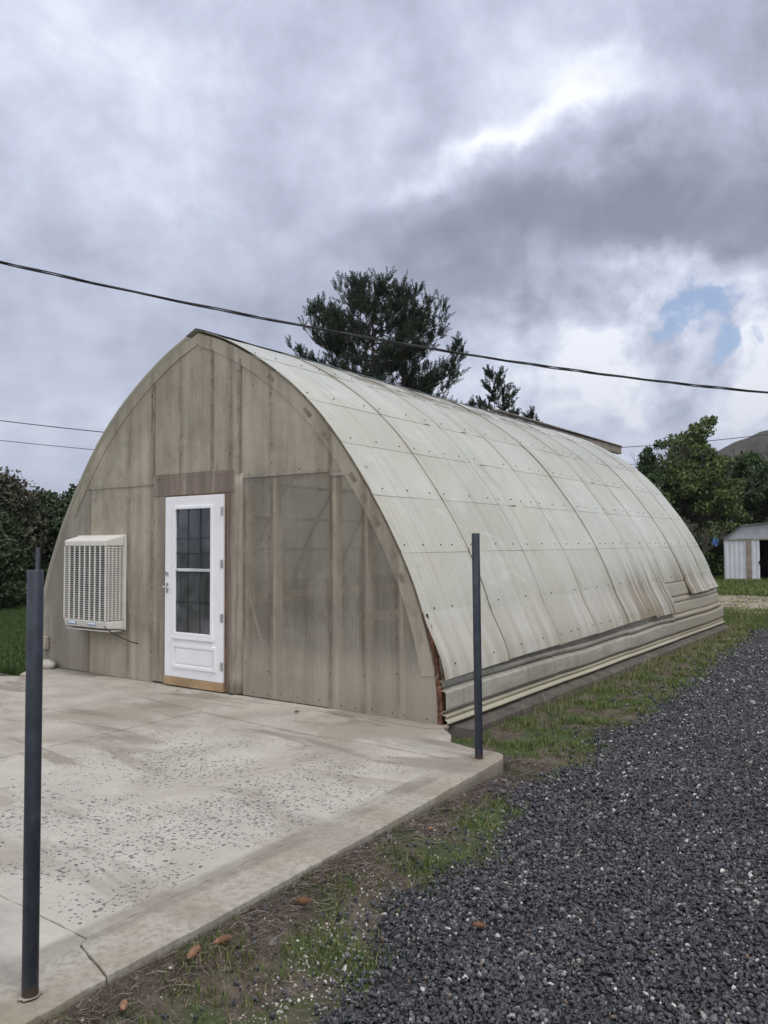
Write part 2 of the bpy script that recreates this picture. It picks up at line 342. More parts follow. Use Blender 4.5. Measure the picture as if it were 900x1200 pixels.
# smooth resample
def smooth_prof():
    ss_ = np.linspace(0, PS[-1], 200); x = np.interp(ss_, PS, PX); z = np.interp(ss_, PS, PZ)
    for _ in range(60):
        x[1:-1] = .25*x[:-2]+.5*x[1:-1]+.25*x[2:]; z[1:-1] = .25*z[:-2]+.5*z[1:-1]+.25*z[2:]
    return x, z
QX, QZ = smooth_prof(); QS = np.r_[0, np.cumsum(np.hypot(np.diff(QX), np.diff(QZ)))]; SMAX = QS[-1]
def arc(s, off=0.0):
    s = max(0, min(SMAX, s)); x = float(np.interp(s, QS, QX)); z = float(np.interp(s, QS, QZ)); e = .03
    x2 = float(np.interp(min(s+e, SMAX), QS, QX)); z2 = float(np.interp(min(s+e, SMAX), QS, QZ)); x1 = float(np.interp(max(s-e, 0), QS, QX)); z1 = float(np.interp(max(s-e, 0), QS, QZ))
    tx, tz = x2-x1, z2-z1; l = math.hypot(tx, tz); return x+tz/l*off, z-tx/l*off
def archz(x): return float(np.interp(abs(x), QX[::-1], QZ[::-1]))
def archx(z): return float(np.interp(z, QZ, QX))
LEN = 10.25
GH = empty('greenhouse', (0, 0, 0), 'long arched greenhouse clad in aged cream translucent sheets with a white door', 'greenhouse')

def wallsheet(name, base, dark, alpha_lo, alpha_hi, flute=.07):
    def f(t):
        o = t.obj(); x, y, z = t.sep(o)
        n1 = t.noise(o, .9, 6, .6, .4).outputs[0]
        st = t.noise(t.map(o, (3.6, 1, .30)), 1.0, 6, .65, .2).outputs[0]
        fs = t.noise(t.map(o, (40, 1, 1.2)), 1.0, 4, .6).outputs[0]
        n3 = t.noise(o, 18, 6, .65).outputs[0]
        orr = t.n('ShaderNodeObjectInfo').outputs['Random']
        c = t.mix(t.ss(st, .38, .62), tuple(b*1.12 for b in base), dark)
        c = t.mix(t.ss(n1, .45, .7, 0, .35), c, tuple(b*1.25 for b in base)); c = t.mix(t.ss(t.noise(t.map(o, (1.6, 1, .9)), 1.5, 6, .7, .8).outputs[0], .5, .66, 0, .4), c, tuple(b*.75 for b in dark))
        c = t.mix(t.ss(fs, .4, .75, 0, .16), c, tuple(b*.6 for b in dark))
        c = t.mix(t.ss(n3, .55, .8, 0, .3), c, (.10, .085, .065))
        c = t.mix(t.ss(z, .55, .0, 0, .38), c, (.30, .25, .19))
        c = t.mix(t.m('MULTIPLY', orr, .22), c, dark)
        rust = 0.0; pale = 0.0
        for xx, ww in ((-1.97, .03), (-1.2, .05), (-.78, .035), (-.29, .04), (.21, .022), (.50, .045), (.62, .02), (1.08, .032), (1.86, .035), (2.25, .03), (2.63, .025)):
            q = t.m('DIVIDE', t.m('SUBTRACT', x, xx), ww); rust = t.m('ADD', rust, t.m('EXPONENT', t.m('MULTIPLY', t.m('MULTIPLY', q, q), -1.0)))
            q = t.m('DIVIDE', t.m('SUBTRACT', x, xx+ww*2.1), ww*.9); pale = t.m('ADD', pale, t.m('EXPONENT', t.m('MULTIPLY', t.m('MULTIPLY', q, q), -1.0)))
        vn = t.noise(t.map(o, (6, 1, 1.1), (2, 0, 5)), 1.6, 6, .7, .3).outputs[0]
        c = t.mix(t.m('MULTIPLY', rust, t.ss(vn, .36, .62, .10, .75)), c, (.19, .145, .11))
        c = t.mix(t.m('MULTIPLY', pale, t.ss(vn, .65, .35, .05, .55)), c, (.50, .465, .38))
        w = t.n('ShaderNodeTexWave', {'wave_type': 'BANDS', 'bands_direction': 'X'}, Vector=o, Scale=12.0, Distortion=0.0); c = t.mix(t.m('MULTIPLY', w.outputs['Fac'], flute), c, tuple(b*.5 for b in dark))
        al = t.ss(t.m('ADD', n1, t.m('MULTIPLY', t.m('SUBTRACT', fs, .5), .35)), .35, .65, alpha_lo, alpha_hi)
        al = t.m('MAXIMUM', al, t.ss(z, .95, .3, 0, .93))
        h = t.m('ADD', t.m('MULTIPLY', w.outputs['Fac'], .35), t.m('MULTIPLY', n3, .25))
        h = t.m('ADD', h, t.m('MULTIPLY', n1, 4))
        return bsdf(t, c, t.ss(n3, .3, .7, .42, .62), 0, h, .32, .008, al, .4)
    return mat(name, f)
B_, D_ = (.44, .402, .318), (.335, .298, .228)
M_W1 = wallsheet('wall_sheet', B_, D_, .50, .86)
M_W2 = wallsheet('clear_wall_sheet', (.40, .372, .305), (.30, .272, .22), .24, .60, .30)
M_W3 = wallsheet('brown_wall_sheet', (.235, .19, .15), (.16, .125, .10), .95, .99)
M_W5 = wallsheet('tan_wall_sheet', (.31, .275, .22), (.22, .185, .145), .9, .98)
M_W4 = wallsheet('grey_wall_sheet', (.34, .31, .26), (.23, .21, .175), .9, .98)
M_SCREW = simple('rusty_screw', (.045, .03, .024), .7)
M_LUM = simple('pale_lumber', (.50, .42, .30), .8, 0, .25, 5)
M_LUMD = simple('dark_lumber', (.14, .085, .055), .85, 0, .35, 8)
M_BATTEN = simple('weathered_batten', (.20, .165, .13), .8, 0, .3, 6)

def clip_panel(x0, x1, z0, z1, inset=.02):
    """polygon (XZ) of the rectangle clipped by the arch"""
    top = []
    xs_ = np.linspace(x0, x1, max(3, int((x1-x0)/.06)))
    for x in xs_: top.append((float(x), min(z1, archz(x)-inset*0)))
    pts = []
    lo = [x for x in xs_ if archz(x) > z0+1e-3]
    xa, xb = float(min(lo)), float(max(lo))
    if abs(x0) > 2.9 and x0 < 0: xa = x0
    pts.append((max(xa, -archx(z0)), z0)); pts.append((min(xb if x1 < 2.9 else x1, archx(z0)), z0))
    right = []
    if x1 > archx(min(z1, 3.8)) - .001 or x1 > 2.0:
        for z in np.linspace(z0, z1, 14)[1:]:
            if z <= z1 and archx(z) < x1: right.append((archx(z), float(z)))
    left = []
    if -x0 > 2.0:
        for z in np.linspace(z0, z1, 14)[1:]:
            if archx(z) < -x0: left.append((-archx(z), float(z)))
    return pts, right, left, top
def arch_panel(name, x0, x1, z0, z1, m, y=0.0, th=.008, screws=(), parent=GH, label=None):
    # sample boundary counter-clockwise as seen from -Y
    eps = .012
    N = 40; lower = []; upper = []
    for x in np.linspace(x0, x1, N):
        zt = min(z1, archz(x)-eps)
        if zt > z0+.002: upper.append((float(x), float(zt)))
    poly = [(upper[0][0], z0), (upper[-1][0], z0)]
    if upper[-1][0] < x1-1e-6 and z0 < archz(upper[-1][0]): poly[1] = (min(x1, archx(z0)-eps), z0)
    if upper[0][0] > x0+1e-6: poly[0] = (max(x0, -archx(z0)+eps), z0)
    up = upper[::-1]
    # refine steep ends
    def steep(sgn):
        return [(sgn*(archx(z)-eps), float(z)) for z in np.linspace(z0, min(z1, archz(abs(x1 if sgn > 0 else x0)*0+ (abs(upper[-1][0]) if sgn > 0 else abs(upper[0][0])))), 12)[1:-1]]
    poly = [poly[0], poly[1]] + (steep(1) if poly[1][0] > 2.2 and upper[-1][1] < z1+.001 and archx(z0)-eps <= x1+.01 and x1 > 2.9 else []) + up
    if poly[0][0] < -2.2 and x0 < -2.9: 
        st = steep(-1); poly += st[::-1]
    seen = []; 
    for p in poly:
        if not seen or math.hypot(p[0]-seen[-1][0], p[1]-seen[-1][1]) > 1e-4: seen.append(p)
    # drop upper points that overlap with the steep samples (keep order by angle around centre)
    cx = sum(p[0] for p in seen)/len(seen); cz = sum(p[1] for p in seen)/len(seen)
    seen.sort(key=lambda p: math.atan2(p[1]-cz, p[0]-cx))
    mb = MB(); mb.wall(seen, y-th, y)
    for (sx, sz) in screws:
        if sz < archz(sx)-.04: mb.tube([(sx, y-th-.006, sz), (sx, y-th+.001, sz)], .0055, 6, 1)
    o = mb.build(name, [m, M_SCREW], parent)
    if label: o['label'] = label
    return o
def srow(x0, x1, z, n): return [(x0+(x1-x0)*(i+.3+.4*random.random())/n, z+random.uniform(-.01, .01)) for i in range(n)]
def scol(x, z0, z1, n): return [(x+random.uniform(-.008, .008), z0+(z1-z0)*(i+.3+.4*random.random())/n) for i in range(n)]
arch_panel('wall_panel', -3.05, -1.955, 0.005, 2.245, M_W4, 0, screws=scol(-1.99, .3, 2.2, 5)+scol(-2.7, .2, 1, 3), label='grey stained sheet at the left foot of the front wall')
arch_panel('wall_panel', -1.95, -.745, 0.0, 2.245, M_W1, .001, screws=scol(-1.93, 1.7, 2.2, 2)+scol(-.77, .2, 2.2, 6))
arch_panel('wall_panel', -2.6, -.745, 2.25, 3.7, M_W1, -.003, screws=scol(-.78, 2.3, 3.4, 5)+srow(-2, -.8, 2.27, 4)+scol(-2.0, 2.3, 2.6, 2))
arch_panel('wall_panel', -.742, .235, 2.345, 3.9, M_W1, 0, screws=scol(-.28, 2.4, 3.7, 5)+scol(.21, 2.4, 3.7, 5)+srow(-.7, .2, 3.68, 3))
arch_panel('wall_panel', .24, .655, 2.30, 3.9, M_W1, -.003, screws=scol(.63, 2.4, 3.5, 5)+scol(.50, 2.4, 3.5, 3))
arch_panel('wall_panel', .66, 1.845, 2.255, 3.7, M_W1, .001, screws=scol(1.1, 2.3, 3.2, 5)+srow(.7, 1.8, 2.28, 5)+srow(.7, 1.2, 3.2, 2))
arch_panel('wall_panel', 1.85, 2.6, 2.215, 3.0, M_W1, -.002, screws=scol(1.88, 2.25, 2.7, 3)+srow(1.9, 2.2, 2.24, 2))
arch_panel('wall_panel', .70, 1.845, .012, 2.25, M_W2, 0, screws=scol(1.07, .2, 2.2, 8)+scol(.73, .2, 2.2, 6)+srow(.72, 1.8, .06, 5), label='fluted see-through lower sheet right of the door')
arch_panel('wall_panel', 1.85, 3.05, .006, 2.21, M_W2, -.004, screws=scol(1.87, .2, 2.2, 7)+scol(2.26, .2, 1.9, 6)+scol(2.63, .2, 1.4, 4)+srow(1.9, 3.0, .05, 6), label='fluted lower sheet at the right corner of the front wall')
arch_panel('wall_panel', -.742, -.515, .02, 2.10, M_W5, -.005, screws=scol(-.72, .2, 2.0, 5)+scol(-.53, .2, 2.0, 5), label='tan strip left of the door')
arch_panel('wall_panel', -.742, .565, 2.105, 2.34, M_W3, -.006, screws=srow(-.7, .5, 2.30, 6)+srow(-.7, .5, 2.13, 5), label='brown header sheet above the door')
# right jamb sheet bellies out a little towards the bottom
mb = MB(); NJ = 14
for i in range(NJ):
    for j in range(9):
        u = j/8; zz = .02+2.28*i/(NJ-1); bulge = .055*math.sin(math.pi*u)*max(0, 1-zz/2.0)+.006
        mb.v.append((.475+.225*u, -bulge-.003, zz))
for i in range(NJ-1):
    for j in range(8):
        a = i*9+j; mb.f.append((a, a+1, a+10, a+9)); mb.mi.append(0)
o = mb.build('wall_panel', [M_W5], GH, smooth=True); o['label'] = 'tan bowed sheet right of the door'
sm = o.modifiers.new('s', 'SOLIDIFY'); sm.thickness = .005
# battens / lap strips on the face
def batten(x0, x1, z0, z1, y=-.013, m=None): 
    MB().box(x0, x1, y-.006, y+.004, z0, z1).build('batten', m or M_BATTEN, GH, bevel=.002)
batten(-.755, -.728, 2.35, 3.38, m=M_BATTEN)
batten(.232, .25, 2.36, 3.66)
batten(.645, .668, 2.3, 3.5)
for x0, x1, z in [(-2.03, -.76, 2.248), (.71, 1.84, 2.252), (1.86, 2.12, 2.212)]: MB().box(x0, x1, -.016, -.009, z-.012, z+.012).build('batten', M_W4, GH)
# framing seen through the sheets
for x in (-2.0, -1.15, -.62, .24, .62, .74, 1.13, 1.90, 2.27, 2.66):
    zt = archz(x)-.10; z0 = 0.03
    if x in (.24,): z0 = 2.36
    MB().box(x-.022, x+.022, .006, .095, z0, zt).build('stud', M_LUM, GH)
for x in (.70, 1.085, 1.855, 2.245): MB().box(x-.012, x+.012, .004, .012, .03, archz(x)-.12).build('stud', M_LUMD, GH)
for x, z0, w_ in ((-.29, 2.36, .02), (.20, 2.36, .012), (.50, 2.33, .025), (.60, 2.33, .012), (1.09, 2.28, .018), (1.88, 2.24, .014), (-.78, 2.28, .022), (-1.97, .05, .02), (-.80, .05, .015)): MB().box(x-w_, x+w_, .0035, .0055, z0, archz(x)-.17).build('stud', M_LUMD, GH)
for x0, x1 in [(-1.97, -.65), (.67, 2.2)]: MB().box(x0, x1, .1, .14, 2.2, 2.28).build('girt', M_LUM, GH)
MB().box(-.62, .62, .01, .1, 2.11, 2.30).build('girt', M_LUMD, GH)
MB().box(-3, 3, .012, .10, .0, .04).build('sill_plate', M_LUMD, GH)
mb = MB(); mb.tube([(.76, .03, 1.0), (1.06, .035, .2)], .014, 6); mb.build('brace', M_LUM, GH)
# arch boards, plywood gussets
def arch_band(y0, y1, w0, w1, s0=0.0, s1=None, sides=(1, -1)):
    mb = MB(); s1 = s1 or SMAX
    for sg in sides:
        P = []
        for s in np.linspace(s0, s1, 50):
            a, b = arc(s, -w0), arc(s, -w1); P.append(((sg*max(a[0], 0), a[1]), (sg*max(b[0], 0), b[1])))
        for (a, b), (c, d) in zip(P[:-1], P[1:]):
            vs = [(a[0], y0, a[1]), (b[0], y0, b[1]), (d[0], y0, d[1]), (c[0], y0, c[1]), (a[0], y1, a[1]), (b[0], y1, b[1]), (d[0], y1, d[1]), (c[0], y1, c[1])]
            mb.add(vs, [(0, 1, 2, 3), (7, 6, 5, 4), (0, 4, 5, 1), (3, 2, 6, 7), (0, 3, 7, 4), (1, 5, 6, 2)])
    return mb
arch_band(.004, .045, .02, .16).build('arch_board', M_LUM, GH)
M_BAND = wallsheet('edge_sheet', (.37, .33, .255), (.27, .235, .18), .9, .98)
arch_band(-.0165, -.0125, .014, .15, .42, None, (1,)).build('edge_strip', M_BAND, GH)
arch_band(-.0165, -.0125, .014, .13, 2.1, None, (-1,)).build('edge_strip', M_W1, GH)
for s in [.78, 1.04, 1.33, 1.58, 1.92, 2.18, 2.42, 2.95, 3.3, 3.95]:
    x, z = arc(s, -.085); x2, z2 = arc(s+.05, -.085); a = math.atan2(z2-z, x2-x)
    M = Matrix.Translation((x, -.019, z)) @ Matrix.Rotation(-a, 4, 'Y')
    l_ = random.uniform(.04, .065); MB().box(-l_, l_, -.0012, .002, -.02, .022, 0, M).build('gusset', M_W4 if random.random() < .5 else M_BATTEN, GH)
# rusty end of the side wall
mb = MB(); pts = []
P = []
for s in np.linspace(.0, .95, 16):
    a = arc(s, .03+random.uniform(-.006, .01)); b = arc(s, -.018+random.uniform(-.004, .006)); P.append((a, b))
for (a, b), (c, d) in zip(P[:-1], P[1:]):
    mb.add([(a[0], -.004, a[1]), (b[0], -.004, b[1]), (d[0], -.004, d[1]), (c[0], -.004, c[1]), (a[0], .03, a[1]), (b[0], .03, b[1]), (d[0], .03, d[1]), (c[0], .03, c[1])], [(0, 1, 2, 3), (7, 6, 5, 4), (0, 4, 5, 1), (3, 2, 6, 7), (0, 3, 7, 4), (1, 5, 6, 2)])
mb.build('corner_post', simple('rotten_wood', (.13, .06, .032), .9, 0, .6, 25, .6), GH)
M_PIPE = simple('pale_pipe', (.62, .62, .54), .6)
# inner ribs, purlins, floor
for y in (1.18, 2.40, 3.57, 4.75, 6.0, 7.05, 8.28, 9.5): arch_band(y-.012, y+.012, .02, .055).build('rib', M_PIPE, GH)
mb = MB()
for sg in (1, -1):
    for s in (.95, 1.57, 2.17, 2.80, 3.42, 4.3): x, z = arc(s, -.05); mb.box(sg*x-.02, sg*x+.02, .1, LEN-.05, z-.04, z+.01)
mb.build('purlin', M_PIPE, GH)
MB().box(-3, 3, .02, LEN, -.3, -.005).build('floor', simple('earth_floor', (.16, .13, .10), .95), GH)
# planting benches inside
mb = MB(); mb.box(-2.4, -1.3, 2, 9.6, .72, .78); [mb.box(x-.03, x+.03, y-.03, y+.03, 0, .72) for x in (-2.35, -1.35) for y in (2.1, 4.5, 7, 9.5)]
mb.build('bench', M_LUM, GH)
mb = MB(); mb.box(1.3, 2.4, 1.2, 9.6, .72, .78); [mb.box(x-.03, x+.03, y-.03, y+.03, 0, .72) for x in (1.35, 2.35) for y in (1.3, 4.5, 7, 9.5)]
mb.build('bench', M_LUM, GH)

# --- roof sheets
def f_roof(t):
    o = t.obj(); x, y, z = t.sep(o)
    orr = t.n('ShaderNodeObjectInfo').outputs['Random']
    n1 = t.noise(o, .8, 6, .6, .5).outputs[0]; n2 = t.noise(t.map(o, (.3, 9, .3)), 1.0, 7, .65, .15).outputs[0]
    n2b = t.noise(t.map(o, (.6, 42, .6)), 1.0, 4, .6).outputs[0]; n3 = t.noise(o, 15, 6, .7).outputs[0]
    sm = t.noise(t.map(o, (1.2, .8, 1.6)), 1.6, 7, .7, 1.2).outputs[0]
    c = t.ramp(n1, [(.25, (.44, .46, .395)), (.5, (.55, .565, .49)), (.75, (.64, .65, .58))])
    c = t.mix(t.m('MULTIPLY', orr, .6), c, (.43, .405, .325))
    c = t.mix(t.ss(t.noise(t.map(o, (.8, 1.1, .8), (4, 2, 1)), 1.4, 6, .65, .6).outputs[0], .47, .62, 0, .5), c, (.50, .475, .36)); c = t.mix(t.ss(z, 1.0, .84, 0, .55), c, (.50, .465, .40)); c = t.mix(t.ss(sm, .52, .72, 0, .38), c, (.70, .73, .68))
    c = t.mix(t.ss(n2b, .5, .72, 0, .42), c, (.72, .71, .64))
    c = t.mix(t.ss(n3, .55, .8, 0, .16), c, (.27, .26, .20))
    low = t.ss(z, 1.25, .55); farr = t.band(y, 4.9, 9.3, .8)
    stain = t.m('MULTIPLY', t.ss(t.noise(t.map(o, (.25, 5.5, .25)), 1.0, 6, .62, .1).outputs[0], .38, .58), t.m('ADD', t.m('MULTIPLY', low, .38), t.m('MULTIPLY', t.m('MULTIPLY', farr, t.ss(z, 1.75, .7)), .85)), clamp=True)
    c = t.mix(stain, c, (.24, .19, .11))
    topm = t.m('MULTIPLY', t.m('MULTIPLY', t.ss(z, 3.46, 3.58), t.ss(z, 3.80, 3.70)), t.band(y, 1.5, 7.0, .6))
    c = t.mix(t.m('MULTIPLY', topm, t.ss(t.noise(t.map(o, (2, 1.4, 2)), 1.5, 5, .6, .6).outputs[0], .44, .54, 0, .95)), c, (.20, .165, .105))
    c = t.mix(t.ss(n2, .52, .70, 0, .42), c, (.33, .29, .215)); c = t.mix(t.ss(t.noise(t.map(o, (.5, 22, .5)), 1.0, 5, .6, .1).outputs[0], .56, .74, 0, .38), c, (.29, .25, .18)); c = t.mix(t.ss(t.noise(o, 3.2, 6, .65, .8).outputs[0], .55, .7, 0, .25), c, (.36, .345, .26))
    w = t.n('ShaderNodeTexWave', {'wave_type': 'BANDS', 'bands_direction': 'Y'}, Vector=o, Scale=9.0, Distortion=0.0); c = t.mix(t.m('MULTIPLY', w.outputs['Fac'], .10), c, (.36, .35, .29))
    und = t.noise(t.map(o, (1, 1.6, 1)), 1.3, 3, .5).outputs[0]
    h = t.m('ADD', t.m('ADD', t.m('MULTIPLY', w.outputs['Fac'], .16), t.m('MULTIPLY', n3, .12)), t.m('ADD', t.m('MULTIPLY', n2b, .25), t.m('MULTIPLY', und, 3.0)))
    d = bsdf(t, c, t.ss(n3, .3, .7, .13, .27), 0, h, .34, .012, 1.0, .5)
    tr = t.n('ShaderNodeBsdfTranslucent', None, Color=(.75, .72, .58))
    return t.n('ShaderNodeMixShader', None, Fac=.14, i1=d, i2=tr)
M_ROOF = mat('roof_sheet', f_roof)
M_ROOFEDGE = simple('sheet_edge', (.42, .41, .34), .6)
YS = [-.035, 1.18, 2.42, 3.57, 4.76, 6.0, 7.06, 8.29, 9.5, LEN+.04]
RS = [.95, 1.56, 2.17, 2.80, 3.42, 4.28, SMAX+.001]
BOT = [(.38, .405), (.415, .43), (.42, .44), (.43, .46), (.46, .475), (.44, .44), (.89, .89), (.67, .68), (.69, .71)]
def roof_panel(y0, y1, s0, s1, off0, off1, sb=None, flat=False, crease=None, n=7, name='roof_panel', sg=1):
    mb = MB(); ph = random.uniform(0, 6); am = random.uniform(.001, .004); til = random.uniform(-.004, .004); k1 = random.uniform(1.5, 3)
    m_ = 12; edge = None
    for i in range(n+1):
        u = i/n
        for j in range(m_+1):
            w = j/m_; y = y0+(y1-y0)*w
            sa = s0 if sb is None else sb[0]+(sb[1]-sb[0])*w
            s = sa+(s1-sa)*u
            off = off0+(off1-off0)*u+am*math.sin(w*k1*3+ph+u*2)*math.sin(math.pi*min(1, u*1.05+.02))+til*(w-.5)
            off += .009*max(0, 1-w*m_/1.0)+.004*math.exp(-((w-.5)/.03)**2)            # near edge laps over its neighbour
            if crease: off += crease[2]*math.exp(-((w-crease[0]-crease[1]*u)/.05)**2)-.5*crease[2]*math.exp(-((w-crease[0]-crease[1]*u-.12)/.06)**2)
            if flat and s < .95:
                ax, az = arc(.95, off0 if False else .0); bx, bz = arc(1.12, 0); dx, dz = ax-bx, az-bz; L = math.hypot(dx, dz)
                px, pz = ax+dx/L*(.95-s)*.985, az+dz/L*(.95-s); px += off
                # sag back toward the wall further from the front corner
                base = arc(s, (.066*(lambda q: q*q*(3-2*q))(min(1, (.965-s)/.50)))+off)[0]; px = max(base, px*(.35+.65*math.exp(-y/3))+base*(.65-.65*math.exp(-y/3)))
            else: px, pz = arc(s, off)
            px = max(px, 0.0) if s >= SMAX-.01 else px
            mb.v.append((sg*px, y, pz))
    for i in range(n):
        for j in range(m_):
            a = i*(m_+1)+j; q = (a, a+1, a+m_+2, a+m_+1); mb.f.append(q if sg > 0 else q[::-1]); mb.mi.append(0)
    # screws along the lower seam
    ns = random.choice((2, 3, 3, 4)); 
    for q in range(ns):
        w = (q+.25+.5*random.random())/ns; i = 1 if n < 9 else 1; p = Vector(mb.v[i*(m_+1)+int(w*m_)]); pp = Vector(mb.v[(i+1)*(m_+1)+int(w*m_)])
        up = (pp-p).normalized(); nr = Vector((sg*up.z, 0, -sg*up.x)); c = p-up*.03 if s0 > .5 else p+up*.02
        mb.tube([c-nr*.004, c+nr*.007], .0075, 6, 1)
    base_v = [Vector(p) for p in mb.v[:(n+1)*(m_+1)]]; W = m_+1
    nrm = []
    for i in range(n+1):
        for j in range(W):
            du = base_v[min(n, i+1)*W+j]-base_v[max(0, i-1)*W+j]; nrm.append(Vector((sg*du.z, 0, -sg*du.x)).normalized()*(1))
    inner = [p-q*.006*(1 if q.x*sg > -.2 else 1) for p, q in zip(base_v, nrm)]
    rimi = [j for j in range(W)]+[i*W+m_ for i in range(1, n+1)]+[n*W+j for j in range(m_-1, -1, -1)]+[i*W for i in range(n-1, 0, -1)]
    k = len(mb.v); mb.v += [tuple(base_v[q]) for q in rimi]+[tuple(inner[q]) for q in rimi]; L_r = len(rimi)
    for q in range(L_r): mb.f.append((k+q, k+(q+1) % L_r, k+L_r+(q+1) % L_r, k+L_r+q)); mb.mi.append(2)
    o = mb.build(name, [M_ROOF, M_SCREW, M_ROOFEDGE], GH, smooth=False)
    me = o.data; me.polygons.foreach_set('use_smooth', [pl.material_index == 0 for pl in me.polygons])
    return o
CRE = {(2, 2): (.35, -.25, .022), (2, 4): (.5, .3, .015), (5, 3): (.4, .2, .014), (1, 4): (.75, -.3, .012)}
for ci in range(9):
    y0, y1 = YS[ci]-.004*(ci > 0), YS[ci+1]+.03*(ci < 8)
    base = .016+.0025*((ci*2) % 3)
    for ri in range(6):
        roof_panel(y0, y1, RS[ri]-.035, RS[ri+1], base+.0028, base-.0005, crease=CRE.get((ci, ri)), n=6)
    b = BOT[ci]
    if b[0] < .85: roof_panel(y0, y1, .4, .965, base+.02, base+.002, sb=b, flat=True, n=6)
for ci in range(9):
    roof_panel(YS[ci], YS[ci+1]+.02, .2, SMAX+.001, .024+.003*(ci % 2), .02, n=26, sg=-1)
# pale metal ridge cap
mb = MB(); N = 40
for i in range(N+1):
    y = -.05+(LEN+.08)*i/N; dz = .003*math.sin(i*1.7)+.002*math.sin(i*4.1)
    for x, z in [(-.16, 3.865), (-.16, 3.87), (-.01, 3.93), (.01, 3.93), (.15, 3.885), (.15, 3.88)]: mb.v.append((x, y, z-.012+dz))
for i in range(N):
    for k in range(5): a = i*6+k; mb.f.append((a, a+1, a+7, a+6)); mb.mi.append(0)
mb.build('ridge_cap', simple('galvanised', (.50, .53, .58), .38, .85, .12, 3), GH, smooth=False)
# ridge beam running past the rear
mb = MB(); mb.add([(-.09, 7.4, 3.80), (.0, 7.4, 3.80), (.0, 7.4, 3.915), (-.09, 7.4, 3.915), (-.09, 13.8, 3.79), (.02, 13.8, 3.79), (.02, 13.8, 3.985), (-.09, 13.8, 3.985)], [(0, 1, 2, 3), (7, 6, 5, 4), (0, 4, 5, 1), (1, 5, 6, 2), (2, 6, 7, 3), (3, 7, 4, 0)])
mb.build('ridge_beam', simple('grey_timber', (.23, .20, .17), .85, 0, .3, 7), GH, bevel=.004)
mb = MB(); mb.box(-.12, .05, 7.0, 13.8, 3.99, 4.005); o = mb.build('ridge_board', simple('grey_timber', (.23, .20, .17), .85), GH); o.location = (0, 0, -.012)
# rear wall
arch_panel('rear_wall', -3.05, 3.05, 0, 3.9, M_W1, LEN-.01)
# --- ribbed horizontal side cladding
def f_side(t):
    o = t.obj(); x, y, z = t.sep(o); n1 = t.noise(t.map(o, (1, .5, 3)), 1.6, 6, .65).outputs[0]; n3 = t.noise(o, 22, 6, .7).outputs[0]
    c = t.ramp(n1, [(.3, (.24, .225, .185)), (.5, (.35, .33, .275)), (.7, (.44, .425, .37))])
    c = t.mix(t.ss(n3, .45, .72, 0, .5), c, (.20, .18, .14)); c = t.mix(t.ss(t.noise(t.map(o, (1, 6, .6)), 1.5, 6, .7).outputs[0], .5, .65, 0, .45), c, (.19, .17, .13))
    c = t.mix(t.m('MULTIPLY', t.ss(z, .14, .04), .6), c, (.40, .37, .24))
    c = t.mix(t.m('MULTIPLY', t.ss(y, 5.5, 8), t.ss(n1, .3, .6, .2, .7)), c, (.27, .235, .17))
    return bsdf(t, c, .5, 0, t.m('ADD', n3, t.m('MULTIPLY', n1, 4)), .35, .006)
M_SIDE = mat('ribbed_cladding', f_side)
RIB = [(.045, 0.0), (.10, .008), (.125, .022), (.12, .034), (.085, .055), (.10, .068), (.105, .08), (.03, .098), (.03, .108), (.095, .125), (.105, .14), (.108, .27), (.10, .285), (.0, .298), (.0, .313), (.09, .325), (.105, .345), (.10, .365), (.0, .383), (.0, .399), (.092, .412),
       (.10, .43), (.10, .535), (.09, .55), (-.03, .562), (-.03, .578), (.09, .592), (.10, .61), (.095, .635), (-.04, .652), (-.04, .668), (.085, .682), (.09, .70), (.085, .86), (.04, .875), (.04, .89), (.07, .90), (.07, .96), (.02, .98)]
for a, b, dx, dz in [(-.004, 2.35, .006, 0.0), (2.30, 4.9, .0, .006), (4.85, 7.10, .005, -.004), (7.04, LEN+.03, .0, .008)]:
    mb = MB(); N = 16
    for i in range(N+1):
        y = a+(b-a)*i/N; wz = .012*math.sin(y*1.3)+.006*math.sin(y*3.1+1)
        for q, (ro, rz) in enumerate(RIB):
            k = min(1, rz*4); ro = -.04 if (rz > .60 and b < 7.4) else ro; x = archx(max(rz, 0)) + ro*(.72 if rz < .30 else .5 if rz < .41 else .22)+dx*.5+.004*math.sin(y*2.2+q*.2); mb.v.append((x, y, rz+dz*k+wz*k))
    n_ = len(RIB)
    for i in range(N):
        for k in range(n_-1): q = i*n_+k; mb.f.append((q, q+n_, q+n_+1, q+1)); mb.mi.append(0)
    o = mb.build('side_cladding', M_SIDE, GH, smooth=False); sm = o.modifiers.new('solid', 'SOLIDIFY'); sm.thickness = .006
mb = MB(); mb.box(-3.10, -3.03, 0, LEN, -.02, .9); mb.build('side_cladding', M_SIDE, GH)
MB().box(3.06, 3.10, .02, LEN, -.2, .0).build('foundation_board', simple('dark_board', (.085, .072, .06), .9, 0, .3, 6), GH)
mb = MB(); mb.add([(3.10, .10, -.012), (3.24, .22, -.055), (3.10, LEN, -.012), (3.24, LEN, -.055), (3.10, .10, -.2), (3.24, .22, -.2), (3.10, LEN, -.2), (3.24, LEN, -.2)], [(0, 1, 3, 2), (1, 5, 7, 3), (0, 4, 5, 1), (2, 3, 7, 6)])
mb.build('foundation_board', simple('dark_board', (.085, .072, .06), .9), GH)

